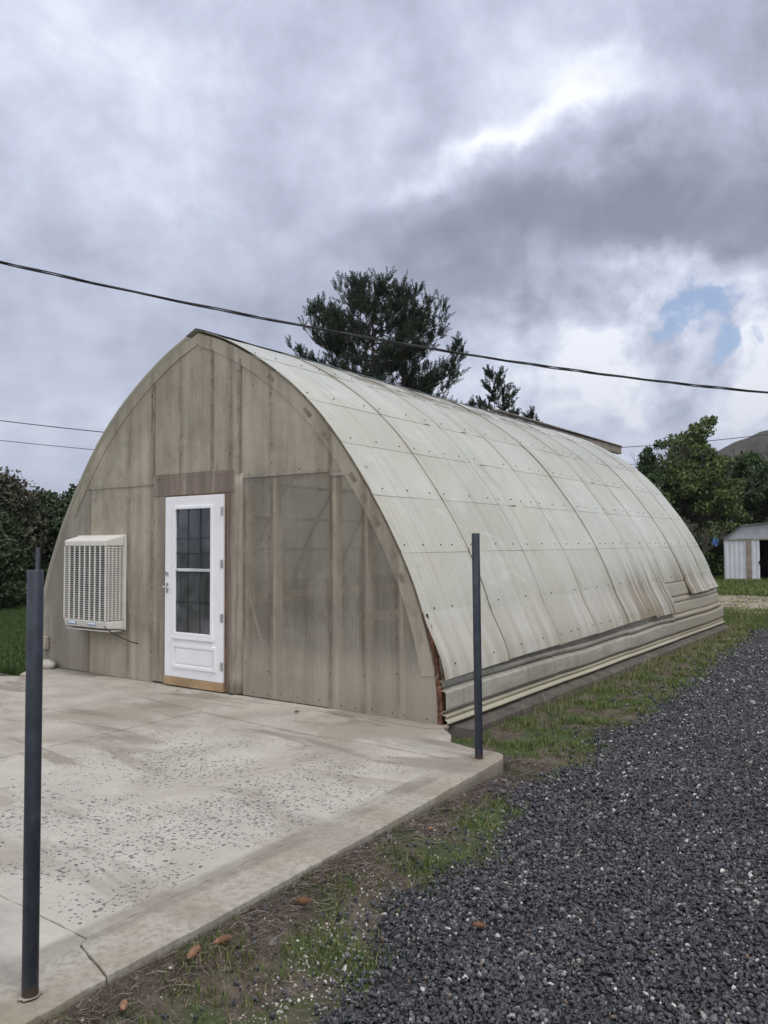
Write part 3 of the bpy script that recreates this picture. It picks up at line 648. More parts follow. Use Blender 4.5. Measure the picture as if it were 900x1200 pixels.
# --- door
M_WHITE = simple('white_paint', (.80, .81, .83), .42, 0, .03, 4, .05)
M_BLK = simple('black_iron', (.012, .012, .014), .6)
DX0, DX1, DZ0, DZ1, DY = -.492, .432, .105, 2.085, -.022
def f_glass(t):
    g = t.n('ShaderNodeBsdfGlossy', None, Color=(.9, .93, 1), Roughness=.06); tr = t.n('ShaderNodeBsdfTransparent', None, Color=(.62, .66, .68))
    o = t.obj(); d = t.n('ShaderNodeBsdfDiffuse', None, Color=(.22, .23, .25)); n = t.noise(o, 4, 5, .6).outputs[0]
    b = t.n('ShaderNodeMixShader', None, Fac=t.ss(n, .35, .7, .15, .45), i1=tr, i2=d)
    return t.n('ShaderNodeMixShader', None, Fac=t.m('MULTIPLY_ADD', t.n('ShaderNodeFresnel', None, IOR=1.5).outputs[0], 1.0, .03), i1=b, i2=g)
M_GLASS = mat('dusty_glass', f_glass)
GX0, GX1, GZ0, GZ1 = -.325, .262, .585, 1.955
dm = MB(); y0, y1 = DY-.02, DY+.02
dm.box(DX0, GX0, y0, y1, DZ0, DZ1); dm.box(GX1, DX1, y0, y1, DZ0, DZ1); dm.box(GX0, GX1, y0, y1, GZ1, DZ1); dm.box(GX0, GX1, y0, y1, DZ0, GZ0)
door = dm.build('door', M_WHITE, GH, bevel=.003); door['label'] = 'white storm door with two panes over a moulded lower panel'
def frame(x0, x1, z0, z1, w, ya, yb, name, m, parent):
    mb = MB(); mb.box(x0, x0+w, ya, yb, z0, z1); mb.box(x1-w, x1, ya, yb, z0, z1); mb.box(x0+w, x1-w, ya, yb, z1-w, z1); mb.box(x0+w, x1-w, ya, yb, z0, z0+w)
    return mb.build(name, m, parent, bevel=.004)
frame(GX0-.022, GX1+.022, GZ0-.022, GZ1+.022, .034, y0-.014, y0+.003, 'window_frame', M_WHITE, door)
MB().box(GX0-.035, GX1+.035, y0-.022, y0-.001, GZ0-.062, GZ0-.026).build('window_sill', M_WHITE, door, bevel=.004)
MB().box(GX0+.012, GX1-.012, y0-.008, y1-.005, 1.262, 1.293).build('window_rail', simple('grey_rail', (.50, .51, .53), .5), door, bevel=.003)
MB().box(GX0+.002, GX1-.002, DY-.002, DY+.002, 1.28, GZ1-.002).build('pane', M_GLASS, door)
MB().box(GX0+.002, GX1-.002, DY-.006, DY-.003, GZ0+.002, 1.278).build('pane', M_GLASS, door)
frame(-.36, .335, .205, .468, .036, y0-.013, y0+.003, 'panel_moulding', M_WHITE, door)
MB().box(-.30, .275, y0-.008, y0+.001, .262, .411).build('kick_panel', M_WHITE, door, bevel=.006)
mb = MB()
for u in (1/3, 2/3): x = GX0+(GX1-GX0)*u; mb.box(x-.004, x+.004, DY-.0105, DY-.0075, GZ0+.004, GZ1-.004)
for z in (1.62, 1.46, .93): mb.box(GX0+.004, GX1-.004, DY-.014, DY-.011, z-.0035, z+.0035)
mb.build('window_grille', M_BLK, door)
M_CHR = simple('satin_metal', (.55, .56, .58), .3, .9, .1, 8)
mb = MB(); mb.box(-.472, -.44, y0-.006, y0+.001, 1.02, 1.13); mb.tube([(-.456, y0-.004, 1.085), (-.456, y0-.045, 1.085)], .010, 8); mb.tube([(-.475, y0-.045, 1.087), (-.40, y0-.047, 1.082), (-.375, y0-.04, 1.07)], [.011, .009, .007], 8); mb.build('handle', M_CHR, door)
mb = MB(); mb.tube([(-.456, y0, 1.235), (-.456, y0-.016, 1.235)], .023, 12); mb.box(-.461, -.451, y0-.03, y0-.016, 1.215, 1.255); mb.build('lock', M_CHR, door)
for z in (1.905, 1.35, .78, .275):
    mb = MB(); mb.box(DX1-.035, DX1-.002, y0-.004, y0+.001, z-.045, z+.045); mb.tube([(DX1+.001, y0-.003, z-.045), (DX1+.001, y0-.003, z+.045)], .006, 8)
    for q in (-.03, 0, .03): mb.tube([(DX1-.018, y0-.007, z+q), (DX1-.018, y0-.003, z+q)], .005, 6)
    mb.build('hinge', M_CHR, door)
MB().box(DX0-.012, DX1+.012, -.052, .06, .012, .100).build('threshold', simple('tan_wood', (.34, .235, .125), .7, 0, .2, 6), GH, bevel=.004)
mb = MB(); mb.box(-.518, -.497, -.03, .06, .01, 2.102); mb.box(.437, .468, -.02, .06, .01, 2.102); mb.box(-.497, .437, -.008, .06, 2.088, 2.104); mb.build('door_jamb', M_LUMD, GH)
MB().box(.468, .50, -.019, -.0105, .02, 2.10).build('edge_strip', M_W3, GH)
mb = MB(); mb.box(-.503, -.494, -.036, -.004, .03, 2.08); mb.build('weather_strip', M_WHITE, GH)

# ------------------------------------------------------------------ evaporative cooler
CO = empty('evaporative_cooler', (-1.7, 0, .56), 'beige louvred evaporative cooler mounted on the front wall left of the door', 'cooler')
def cb(name, mb, m, bevel=0.0, parent=CO): 
    mb.v = [(x+1.7, y, z-.56) for x, y, z in mb.v]; return mb.build(name, m, parent, bevel=bevel)
M_PL = simple('aged_plastic', (.60, .59, .545), .5, 0, .07, 5, .08)
M_PL2 = simple('louvre_plastic', (.52, .52, .49), .5, 0, .1, 5, .08)
CX0, CX1, CY = -2.10, -1.275, -.265
mb = MB(); mb.add([(-2.19, -.03, .56), (-1.232, -.03, .56), (-1.232, -.03, 1.675), (-2.19, -.03, 1.675), (-2.19, -.008, .56), (-1.232, -.008, .56), (-1.232, -.008, 1.675), (-2.19, -.008, 1.675)], [(0, 1, 2, 3), (7, 6, 5, 4), (0, 4, 5, 1), (1, 5, 6, 2), (2, 6, 7, 3), (3, 7, 4, 0)])
cb('back_plate', mb, M_PL, .006)
mb = MB(); mb.add([(CX0, CY, 1.54), (CX1, CY, 1.54), (CX1, CY, 1.612), (CX0, CY, 1.612), (-2.16, -.032, 1.54), (-1.248, -.032, 1.54), (-1.248, -.032, 1.668), (-2.16, -.032, 1.668)],
                   [(0, 1, 2, 3), (0, 4, 5, 1), (1, 5, 6, 2), (2, 6, 7, 3), (3, 7, 4, 0), (7, 6, 5, 4)]); cb('lid', mb, M_PL, .014)
mb = MB(); mb.add([(CX0, CY+.02, .585), (CX1, CY+.02, .585), (CX1, CY, .672), (CX0, CY, .672), (-2.16, -.032, .565), (-1.248, -.032, .565), (-1.248, -.032, .672), (-2.16, -.032, .672)],
                   [(0, 1, 2, 3), (0, 4, 5, 1), (1, 5, 6, 2), (2, 6, 7, 3), (3, 7, 4, 0), (7, 6, 5, 4)]); cb('water_tray', mb, M_PL, .012)
mb = MB(); mb.box(-2.12, -1.27, -.22, -.04, .545, .563); cb('drip_ledge', mb, M_PL2, .004)
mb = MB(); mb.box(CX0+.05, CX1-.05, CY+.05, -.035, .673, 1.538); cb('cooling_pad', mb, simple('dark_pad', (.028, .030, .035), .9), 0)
# louvres (one piece per face) and uprights
mb = MB(); NL = 33
for i in range(NL):
    z = .680+(1.535-.680)*(i+.5)/NL
    mb.add([(CX0+.01, CY+.006, z-.007), (CX1-.01, CY+.006, z-.007), (CX1-.01, CY+.034, z-.001), (CX0+.01, CY+.034, z-.001), (CX0+.01, CY+.006, z-.003), (CX1-.01, CY+.006, z-.003), (CX1-.01, CY+.034, z+.003), (CX0+.01, CY+.034, z+.003)], [(3, 2, 1, 0), (4, 5, 6, 7), (0, 1, 5, 4), (2, 3, 7, 6)])
cb('front_louvres', mb, M_PL2)
mb = MB()
def sx(y): return CX1+(y-CY)/(-.032-CY)*(.027)
for i in range(NL):
    z = .680+(1.535-.680)*(i+.5)/NL
    a, b = CY+.006, -.035
    mb.add([(sx(a), a, z-.007), (sx(b), b, z-.007), (sx(b)-.03, b, z+.007), (sx(a)-.03, a, z+.007), (sx(a), a, z-.001), (sx(b), b, z-.001), (sx(b)-.03, b, z+.013), (sx(a)-.03, a, z+.013)], [(3, 2, 1, 0), (4, 5, 6, 7), (0, 1, 5, 4), (2, 3, 7, 6)])
cb('side_louvres', mb, M_PL)
for i in range(9):
    x = CX0+.006+(CX1-CX0-.012)*i/8; mb = MB(); mb.box(x-.0085, x+.0085, CY-.003, CY+.014, .672, 1.541); cb('upright', mb, M_PL, .003)
for i in range(1, 6):
    y = CY+(-.032-CY)*i/5-.004; mb = MB(); mb.box(sx(y)-.012, sx(y)+.003, y-.004, y+.004, .672, 1.541); cb('upright', mb, M_PL, .001)
for x0 in (-2.02, -1.63):
    mb = MB(); mb.box(x0, x0+.17, CY+.004, CY+.009, .615, .650, 0); mb.box(x0+.015, x0+.155, CY+.0015, CY+.005, .629, .646, 1); o = cb('badge', mb, [simple('badge_blue', (.22, .30, .46), .4), simple('badge_white', (.72, .75, .8), .4)])
cd = MB(); pts = [(-1.30, -.25, .615), (-1.27, -.272, .612), (-1.22, -.25, .57), (-1.15, -.16, .50), (-1.07, -.07, .44), (-1.0, -.012, .415)]
cd.tube(pts, .006, 6); tag(cd.build('power_cord', M_BLK, smooth=True), 'short black cord drooping from the cooler to the wall', 'cord')

# small fittings at the left foot of the wall
ob = MB(); ob.box(-.055, .055, -.075, -.012, -.09, .09); o = ob.build('junction_box', simple('tan_box', (.33, .30, .25), .6), bevel=.018); o.location = (-2.86, 0, .30); tag(o, 'small rounded tan box fixed low on the front wall near its left corner', 'box')
def rock(name, loc, size, m, label, cat, sd=1):
    bm = bmesh.new(); bmesh.ops.create_icosphere(bm, subdivisions=3, radius=1); rr = random.Random(sd); k = [Vector((rr.uniform(-3, 3), rr.uniform(-3, 3), rr.uniform(-3, 3))) for _ in range(5)]
    for v_ in bm.verts:
        d = v_.co.copy(); f = 1+.10*sum(math.sin(q.dot(d)+i) for i, q in enumerate(k))/2; v_.co = Vector((d.x*size[0], d.y*size[1], d.z*size[2]))*f
    me = bpy.data.meshes.new(name); bm.to_mesh(me); bm.free(); me.materials.append(m); me.polygons.foreach_set('use_smooth', [True]*len(me.polygons))
    o = bpy.data.objects.new(name, me); COL.objects.link(o); o.location = loc; return tag(o, label, cat)
rock('rock', (-2.70, -.11, .045), (.15, .09, .075), simple('pale_rock', (.40, .38, .34), .9, 0, .2, 12, .4), 'pale rounded rock at the left foot of the front wall', 'rock', 3)

# ------------------------------------------------------------------ posts
def f_post(t):
    o = t.obj(); n = t.noise(o, 14, 6, .65).outputs[0]; n2 = t.noise(t.map(o, (3, 3, .6)), 3, 4).outputs[0]
    c = t.ramp(n, [(.3, (.024, .029, .039)), (.6, (.043, .050, .064)), (.8, (.08, .087, .10))])
    return bsdf(t, t.mix(t.ss(t.m('ADD', t.noise(o, 32, 5, .7).outputs[0], t.m('MULTIPLY', t.ss(t.sep(o)[2], .10, 0), .25)), .63, .72, 0, .7), t.mix(t.ss(n2, .5, .7, 0, .5), c, (.085, .095, .11)), (.10, .06, .04)), .42, .55, n, .12, .003)
M_POST = mat('steel_pipe', f_post)
def post(x, y, h, r, lean, label, cap=False):
    e = empty('steel_post', (x, y, 0), label, 'post', 'steel pipe posts round the patio'); e.rotation_euler = (lean[1], lean[0], 0)
    mb = MB(); n = 28
    ring = lambda rr, z: [(rr*math.cos(2*math.pi*k/n), rr*math.sin(2*math.pi*k/n), z) for k in range(n)]
    prof = [(r, -.02), (r, h-.003), (r-.002, h), (r-.005, h), (r-.006, h-.003), (r-.006, h-.25)]
    for rr, z in prof: mb.v += ring(rr, z)
    for i in range(len(prof)-1):
        for k in range(n): a = i*n+k; b = i*n+(k+1) % n; mb.f.append((a, b, b+n, a+n)); mb.mi.append(0)
    if cap: 
        k0 = len(mb.v); mb.v += ring(r-.006, h-.008); mb.f.append(tuple(range(k0, k0+n))); mb.mi.append(0)
    mb.build('pipe', M_POST, e, smooth=False, bevel=0)
    for p_ in e.children[0].data.polygons: p_.use_smooth = len(p_.vertices) == 4
    bm_ = MB(); bm_.add([((r+.005+.002*math.sin(k*2.3))*math.cos(2*math.pi*k/20), (r+.012+.006*math.sin(k*2.3))*math.sin(2*math.pi*k/20), .003) for k in range(20)]+[((r-.002)*math.cos(2*math.pi*k/20), (r-.002)*math.sin(2*math.pi*k/20), .006) for k in range(20)], [(k, (k+1) % 20, 20+(k+1) % 20, 20+k) for k in range(20)])
    bm_.build('grout_collar', simple('grout', (.22, .20, .17), .9), e)
    return e
post(4.0, -4.24, 1.465, .0275, (.0, 0), 'nearest dark steel post, at the lower left beside the patio edge', True)
post(3.84, -.74, 1.625, .029, (-.006, 0), 'dark steel post standing on the patio corner in front of the greenhouse side')
post(-2.37, -.44, 1.53, .029, (0, 0), 'farthest dark steel post, beside the left end of the front wall', True)

# ------------------------------------------------------------------ overhead cables
def resample(pts, n):
    P = np.array(pts); tt = np.r_[0, np.cumsum(np.linalg.norm(np.diff(P, axis=0), axis=1))]; q = np.polyfit(tt, P[:, 2], 3); u = np.linspace(tt[0], tt[-1], n)
    return np.stack([np.interp(u, tt, P[:, 0]), np.interp(u, tt, P[:, 1]), np.polyval(q, u)], 1)
th = [(-2.113, -1.106, 4.809), (-.831, .285, 4.487), (.562, 1.798, 4.191), (2.082, 3.449, 3.89), (3.751, 5.261, 3.701), (4.649, 6.235, 3.642)]
P = resample([(-3.6, -2.72, 5.22)]+th+[(6.6, 8.35, 3.60), (9.0, 10.95, 3.66)], 260)
d = (P[-1]-P[0])[:2]; d /= np.linalg.norm(d); side = np.array([-d[1], d[0], 0])
W_ = MB()
for ph in (0, 2.09, 4.19):
    pts = [tuple(p+.011*(1+.25*math.sin(i*.21))*(side*math.cos(i*.19+ph+.8*math.sin(i*.05))+np.array([0, 0, 1])*math.sin(i*.19+ph+.8*math.sin(i*.05)))) for i, p in enumerate(P)]
    W_.tube(pts, .0085, 6)
tag(W_.build('twisted_cable', simple('cable_rubber', (.012, .012, .013), .6), smooth=True), 'thick twisted black cable sagging across the sky over the roof', 'cable')
c1 = resample([(-30, .6, 7.9), (-22.6, 9.99, 6.42), (-20.4, 12.84, 5.99), (-13, 22.3, 5.55), (-5.96, 31.16, 6.156), (-3.74, 33.98, 6.39), (-.58, 37.99, 7.07), (4, 43.8, 8.2)], 60)
tag(MB().tube([tuple(p) for p in c1], .018, 5).build('overhead_wire', simple('cable_rubber', (.012, .012, .013), .6), smooth=True), 'upper thin wire crossing behind the greenhouse', 'wire')
c2 = resample([(-30, .6, 6.9), (-22.65, 10.0, 5.64), (-20.77, 12.6, 5.29), (-13, 22.8, 4.95), (-5.96, 33.0, 5.403), (-4.15, 35.5, 5.75), (2, 44, 7.0)], 60)
tag(MB().tube([tuple(p) for p in c2], .013, 5).build('overhead_wire', simple('cable_rubber', (.012, .012, .013), .6), smooth=True), 'lower thin wire crossing behind the greenhouse', 'wire')

# ------------------------------------------------------------------ stones
PHI = (1+5**.5)/2
ICO = np.array([(-1, PHI, 0), (1, PHI, 0), (-1, -PHI, 0), (1, -PHI, 0), (0, -1, PHI), (0, 1, PHI), (0, -1, -PHI), (0, 1, -PHI), (PHI, 0, -1), (PHI, 0, 1), (-PHI, 0, -1), (-PHI, 0, 1)])/math.hypot(1, PHI)
ICF = np.array([(0, 11, 5), (0, 5, 1), (0, 1, 7), (0, 7, 10), (0, 10, 11), (1, 5, 9), (5, 11, 4), (11, 10, 2), (10, 7, 6), (7, 1, 8), (3, 9, 4), (3, 4, 2), (3, 2, 6), (3, 6, 8), (3, 8, 9), (4, 9, 5), (2, 4, 11), (6, 2, 10), (8, 6, 7), (9, 8, 1)])
def rocks(name, P, rad, m, flat=(.45, .9), jit=.28):
    n = len(P); V = ICO[None]*(1+rng.uniform(-jit, jit, (n, 12, 1)))
    V = V+rng.normal(0, .08, (n, 12, 3))
    V = V*np.stack([rng.uniform(.8, 1.35, n), rng.uniform(.55, .95, n), rng.uniform(flat[0], flat[1], n)], 1)[:, None]*rad[:, None, None]
    q = rng.normal(0, 1, (n, 4)); q[:, 1:3] *= .45; q /= np.linalg.norm(q, axis=1)[:, None]; w, x, y, z = q.T
    Rm = np.stack([1-2*(y*y+z*z), 2*(x*y-z*w), 2*(x*z+y*w), 2*(x*y+z*w), 1-2*(x*x+z*z), 2*(y*z-x*w), 2*(x*z-y*w), 2*(y*z+x*w), 1-2*(x*x+y*y)], 1).reshape(n, 3, 3)
    V = np.einsum('nij,nkj->nki', Rm, V)+P[:, None]
    F = (ICF[None]+np.arange(n)[:, None, None]*12).reshape(-1, 3)
    return bigmesh(name, V.reshape(-1, 3), F, m)
CAM = np.array([6.6107, -5.7842]); FW = np.array([-math.sin(.6197), math.cos(.6197)]); RT = np.array([math.cos(.6197), math.sin(.6197)])
def scatter(dens, d0, d1, margin=.62):
    """random ground points around the viewpoint between two depths"""
    n = int(dens*(d1*d1-d0*d0)*margin); dd = np.sqrt(rng.uniform(d0*d0, d1*d1, n)); la = rng.uniform(-margin, margin, n)*dd
    return CAM+FW*dd[:, None]+RT*la[:, None]
def vnoise(x, y, s, seed=0):
    r_ = np.random.default_rng(seed); v = 0
    for k in range(6): a = r_.uniform(0, 6.28); f = s*(1+.5*k); v = v+np.sin((x*math.cos(a)+y*math.sin(a))*f+r_.uniform(0, 6.28)+1.5*np.sin((x*math.sin(a)-y*math.cos(a))*f*.6))/(1+.4*k)
    return v/3.0
def patio_mask(x, y, pad=0.0):
    e = np.interp(y, [-9, -4.3, -2.2, -1.3, -.62, -.48], [4.22, 4.13, 4.06, 4.01, 3.98, 3.9])
    return (x < e+pad) & (y < -.47+pad)
def ok_ground(x, y, pad=.0): return ~patio_mask(x, y, pad) & ~((np.abs(x) < 3.24) & (y > -.45) & (y < LEN+.05)) & ~((x < 3.7) & (y > -.5) & (y < .0) & (x > -3.3))
PP, RR = [], []
for dens, d0, d1, r0, r1, hh in [(5200, 1.9, 4.6, .0055, .0125, .010), (2600, 4.6, 8, .0075, .0155, .010), (1000, 8, 14, .011, .021, .008), (330, 14, 24, .016, .03, .006)]:
    p = scatter(dens, d0, d1); x, y = p.T; b = bnd(y)+.10*vnoise(x, y, 5, 3)
    pr = np.clip((x-b+.14)/.22, 0, 1)**1.5; pr = np.maximum(pr, .05*(x > b-.5))
    k = (rng.random(len(x)) < pr) & ok_ground(x, y, .02) & (y < 15.5) & (x < 9.4)
    x, y = x[k], y[k]; r = rng.uniform(r0, r1, len(x))*np.where(rng.random(len(x)) < .12, 1.45, 1)
    z = GZ+lumps(x, y)+.004+rng.random(len(x))**1.4*hh*1.4+.01*np.clip(vnoise(x, y, 9, 5), -1, 1)*.6+.004
    PP.append(np.stack([x, y, z], 1)); RR.append(r)
tag(rocks('gravel', np.concatenate(PP), np.concatenate(RR), M_STONE), 'dark crushed stone of the driveway', kind='stuff')
# pale chips in the verge
p = np.concatenate([scatter(4200, 2.2, 6), scatter(500, 6, 13)]); x, y = p.T
msk = np.clip(vnoise(x, y, 4, 11)*1.5, 0, 1)*np.interp(y, [-3.6, -2.6], [1, .5])+.08
k = (rng.random(len(x)) < msk*.65) & ok_ground(x, y, .01) & (x < bnd(y)+.1) & (x > 3.2) & ((y < -.6) | (rng.random(len(x)) < .25))
x, y = x[k], y[k]
tag(rocks('pale_gravel', np.stack([x, y, GZ+lumps(x, y)+.003], 1), rng.uniform(.003, .008, len(x)), M_PALE), 'scattered pale chips in the verge soil', kind='stuff')
# track stones beyond the greenhouse
p = scatter(26, 18, 28); x, y = p.T; k = (y > 14.9) & (y < 20.2) & (x > .5)
x, y = x[k], y[k]; tag(rocks('track_gravel', np.stack([x, y, gz(x, y)+.02], 1), rng.uniform(.015, .035, len(x)), M_PALE), 'pale stones on the far track', kind='stuff')

# ------------------------------------------------------------------ grass, dead needles
def blades(name, P, h, w, m, lean=.5, flat=False):
    n = len(P); a = rng.uniform(0, 2*np.pi, n); d = np.stack([np.cos(a), np.sin(a), np.zeros(n)], 1); sd = np.stack([-d[:, 1], d[:, 0], np.zeros(n)], 1)
    ln = rng.uniform(.1, lean, n)[:, None]*h[:, None]
    up = np.array([0, 0, 1.])
    if flat:
        b0 = P; b1 = P+d*h[:, None]*.5+up*rng.uniform(0, .012, (n, 1)); b2 = P+d*h[:, None]+sd*rng.normal(0, .15, (n, 1))*h[:, None]+up*rng.uniform(-.004, .012, (n, 1)); s2 = up*.6+sd*.8
        V = np.stack([b0-s2*w[:, None]/2, b0+s2*w[:, None]/2, b1+s2*w[:, None]/2, b1-s2*w[:, None]/2, b2+s2*w[:, None]/4, b2-s2*w[:, None]/4], 1)
    else:
        b1 = P+up*h[:, None]*.6+d*ln*.35; b2 = P+up*h[:, None]*.98+d*ln
        V = np.stack([P-sd*w[:, None]/2, P+sd*w[:, None]/2, b1+sd*w[:, None]*.4, b1-sd*w[:, None]*.4, b2+sd*w[:, None]*.06, b2-sd*w[:, None]*.06], 1)
    k = np.arange(n)[:, None]*6; F = np.concatenate([k+np.array([0, 1, 2, 3]), k+np.array([3, 2, 4, 5])]); return bigmesh(name, V.reshape(-1, 3), F, m)
PP, HH, WW = [], [], []
for dens, d0, d1, hs, ws in [(5200, 2.2, 5.5, 1, 1), (3600, 5.5, 9, 1.15, 1.5), (1500, 9, 16, 1.5, 2.5), (500, 16, 24, 1.9, 4)]:
    p = scatter(dens, d0, d1); x, y = p.T
    tuft = vnoise(x, y, 7, 21)+.55*vnoise(x, y, 19, 22)
    dens_m = np.where(y < -.75, np.clip(tuft*1.4+.34, 0, 1), np.clip(tuft*.9+.42, 0, 1))
    dens_m = np.where(x < bnd(y), dens_m, dens_m*np.clip(1-(x-bnd(y))/.16, 0, 1))
    dens_m *= np.where((y < -.55) & (x < 4.16) & (y > -4), .28, 1)
    dens_m *= np.where((y > -.9) & (y < -.25) & (x < 4.25), .1, 1)
    k = (rng.random(len(x)) < dens_m) & ok_ground(x, y, .015) & (x > 3.2) & (x < bnd(y)+.16) & (y < 15)
    x, y = x[k], y[k]; PP.append(np.stack([x, y, GZ+lumps(x, y)], 1)); HH.append(rng.uniform(.012, .042, len(x))*hs*(1+.5*np.clip(vnoise(x, y, 7, 21), 0, 1))); WW.append(rng.uniform(.0026, .0055, len(x))*ws)
tag(blades('verge_grass', np.concatenate(PP), np.concatenate(HH), np.concatenate(WW), M_GRASS, 1.1), 'short patchy grass between greenhouse and driveway', kind='stuff')
# tall seedy stems along the wall foot
n = 900; y = rng.uniform(1.2, 10.6, n); x = 3.27+np.abs(rng.normal(0, .16, n)); h = rng.uniform(.06, .2, n)
M_STRAW = leafmat('straw', [(0, (.10, .13, .04)), (.5, (.25, .24, .11)), (1, (.45, .40, .25))])
tag(blades('tall_weeds', np.stack([x, y, GZ+lumps(x, y)], 1), h, np.full(n, .004), M_STRAW, .9), 'straggly seeding grass along the foot of the side wall', kind='stuff')
# lawn left of the greenhouse, and behind it by the shed
def lawn(name, n, x0, x1, y0, y1, h, w, lab, m=M_GRASS):
    x = rng.uniform(x0, x1, n); y = rng.uniform(y0, y1, n); k = ok_ground(x, y) & ~((x > -3.3) & (x < 3.3) & (y < 10.4)); x, y = x[k], y[k]
    tag(blades(name, np.stack([x, y, gz(x, y)], 1), rng.uniform(h*.5, h*1.3, len(x)), np.full(len(x), w), m, .8), lab, kind='stuff')
M_LAWN = leafmat('lawn_blades', [(0, (.025, .055, .010)), (.5, (.045, .085, .018)), (1, (.08, .125, .035))])
lawn('lawn_grass', 60000, -13, -3.2, -1.5, 7, .07, .012, 'green lawn left of the greenhouse', M_LAWN)
lawn('rear_grass', 50000, -4, 8, 19.8, 29, .13, .022, 'rough grass in front of the shed', M_GRASS)
lawn('corner_grass', 9000, 1.5, 4.5, 10.4, 15.2, .07, .010, 'grass patch behind the far corner of the greenhouse')
# weeds by the left corner
n = 130; a = rng.uniform(0, 6.28, n); r = np.abs(rng.normal(0, .16, n)); tag(blades('corner_weeds', np.stack([-3.25+r*np.cos(a), -.25+r*np.sin(a), np.full(n, GZ)], 1), rng.uniform(.07, .2, n), np.full(n, .012), M_LAWN, .7), 'pale leafy weeds at the left corner of the greenhouse', kind='stuff')
# dead needles along the patio edge
PP = []
p = scatter(15000, 2.2, 7.5); x, y = p.T
e = np.interp(y, [-9, -4.3, -2.2, -1.3, -.62, -.48], [4.22, 4.13, 4.06, 4.01, 3.98, 3.9])
dd = x-e; pr = np.clip(1.0-dd/.26, 0, 1)**.9*np.clip(.75+.5*vnoise(x, y, 4, 31), .3, 1)+.05; pr = np.where(y > -.55, np.where((y < -.2) & (x < 4.2), .5, 0), pr)
k = (rng.random(len(x)) < pr) & ok_ground(x, y, .012) & (x > 3.6) & (x < 4.55) & (x < bnd(y)+.1); x, y = x[k], y[k]
tag(blades('needle_litter', np.stack([x, y, GZ+lumps(x, y)+.006+.02*rng.random(len(x))*np.clip(1-(x-4)/.2, 0.1, 1)], 1), rng.uniform(.025, .085, len(x)), rng.uniform(.0012, .0026, len(x)), M_DRY, flat=True), 'brown dead needles and twigs along the patio edge', kind='stuff')

# ------------------------------------------------------------------ pine cones
M_CONE = simple('cone_scales', (.21, .115, .065), .75, 0, .35, 30)
def cone_mesh(L=.078, r=.019):
    mb = MB(); n = 62
    core = [(-L/2, .004), (-L*.35, r*.7), (0, r*.85), (L*.3, r*.6), (L/2, .003)]
    mb.tube([(a, 0, 0) for a, b in core], [b for a, b in core], 10)
    for i in range(n):
        u = (i+.5)/n; x = -L/2+L*u; rr = r*math.sin(math.pi*min(.97, max(.05, u*.9+.06)))**.6; an = i*2.39996
        ax = Vector((0, math.cos(an), math.sin(an))); tn = Vector((0, -math.sin(an), math.cos(an))); c = Vector((x, 0, 0))
        p0 = c+ax*rr*.6; s = .0055
        mb.add([p0-tn*s*.8+Vector((-.003, 0, 0)), p0+tn*s*.8+Vector((-.003, 0, 0)), c+ax*(rr+.003)+tn*s+Vector((.006, 0, 0)), c+ax*(rr+.005)+Vector((.009, 0, 0)), c+ax*(rr+.003)-tn*s+Vector((.006, 0, 0)), p0+Vector((.004, 0, 0))], [(0, 1, 2, 3, 4), (5, 2, 1), (5, 3, 2), (5, 4, 3), (5, 0, 4)])
    return mb
c0 = cone_mesh().build('pine_cone', M_CONE)
CN = [(4.24, -3.10, GZ+.03, 15, 1.05, 'pine cone lying beside a green tuft below the long patio edge'), (4.22, -3.56, GZ+.03, 60, .95, 'pine cone against the patio edge, the right one of a close pair'), (4.21, -3.70, GZ+.03, 100, 1.0, 'pine cone against the patio edge, the left one of a close pair'),
      (4.20, -1.97, GZ+.025, 80, .55, 'small cone in the grass halfway along the patio edge'), (4.93, -2.74, GZ+.03, 10, .8, 'broken cone lying out on the dark gravel'), (3.99, -4.04+.0, .018, 30, .0, ''),
      (4.26, -4.05, GZ+.03, 140, .8, 'pine cone in the litter by the foot of the nearest post'), (1.72, -.33, .018, 50, .62, 'cone lying on the concrete in front of the see-through wall sheets'), (-.03, -.25, .016, 70, .35, 'tiny cone on the concrete in front of the door')]
first = True
for x, y, z, a, s, lab in CN:
    if not lab: continue
    o = c0 if first else c0.copy()
    if not first: COL.objects.link(o)
    first = False
    if z < 0: z = GZ+float(lumps(np.array(x), np.array(y)))+.024*s+.012
    s *= .85; o.location = (x, y, z); o.rotation_euler = (random.uniform(0, 6), random.uniform(-.15, .15), R(a)); o.scale = (s, s*.9, s*.9)
    tag(o, lab, 'pine cone', 'fallen pine cones')

# ------------------------------------------------------------------ trees
M_BARK = simple('bark', (.075, .055, .042), .95, 0, .4, 12, .7)
def quads(P, N, U, L, W):
    """leaf quads: centre P, axis U, side = N x U"""
    sd = np.cross(N, U); sd /= np.linalg.norm(sd, axis=1)[:, None]+1e-9
    V = np.stack([P-U*L[:, None]/2, P+sd*W[:, None]/2, P+U*L[:, None]/2, P-sd*W[:, None]/2], 1)
    return V.reshape(-1, 3), np.arange(len(P)*4).reshape(-1, 4)
def rdir(n): v = rng.normal(0, 1, (n, 3)); return v/np.linalg.norm(v, axis=1)[:, None]
def limb_pts(a, b, k=6, sag=.1, wob=.06):
    a = np.array(a, float); b = np.array(b, float); L = np.linalg.norm(b-a); out = []
    for i in range(k+1):
        u = i/k; out.append(tuple(a+(b-a)*u+np.array([0, 0, sag*L*math.sin(math.pi*u)])+rng.normal(0, wob*L*.15, 3)*(0 < i < k)))
    return out
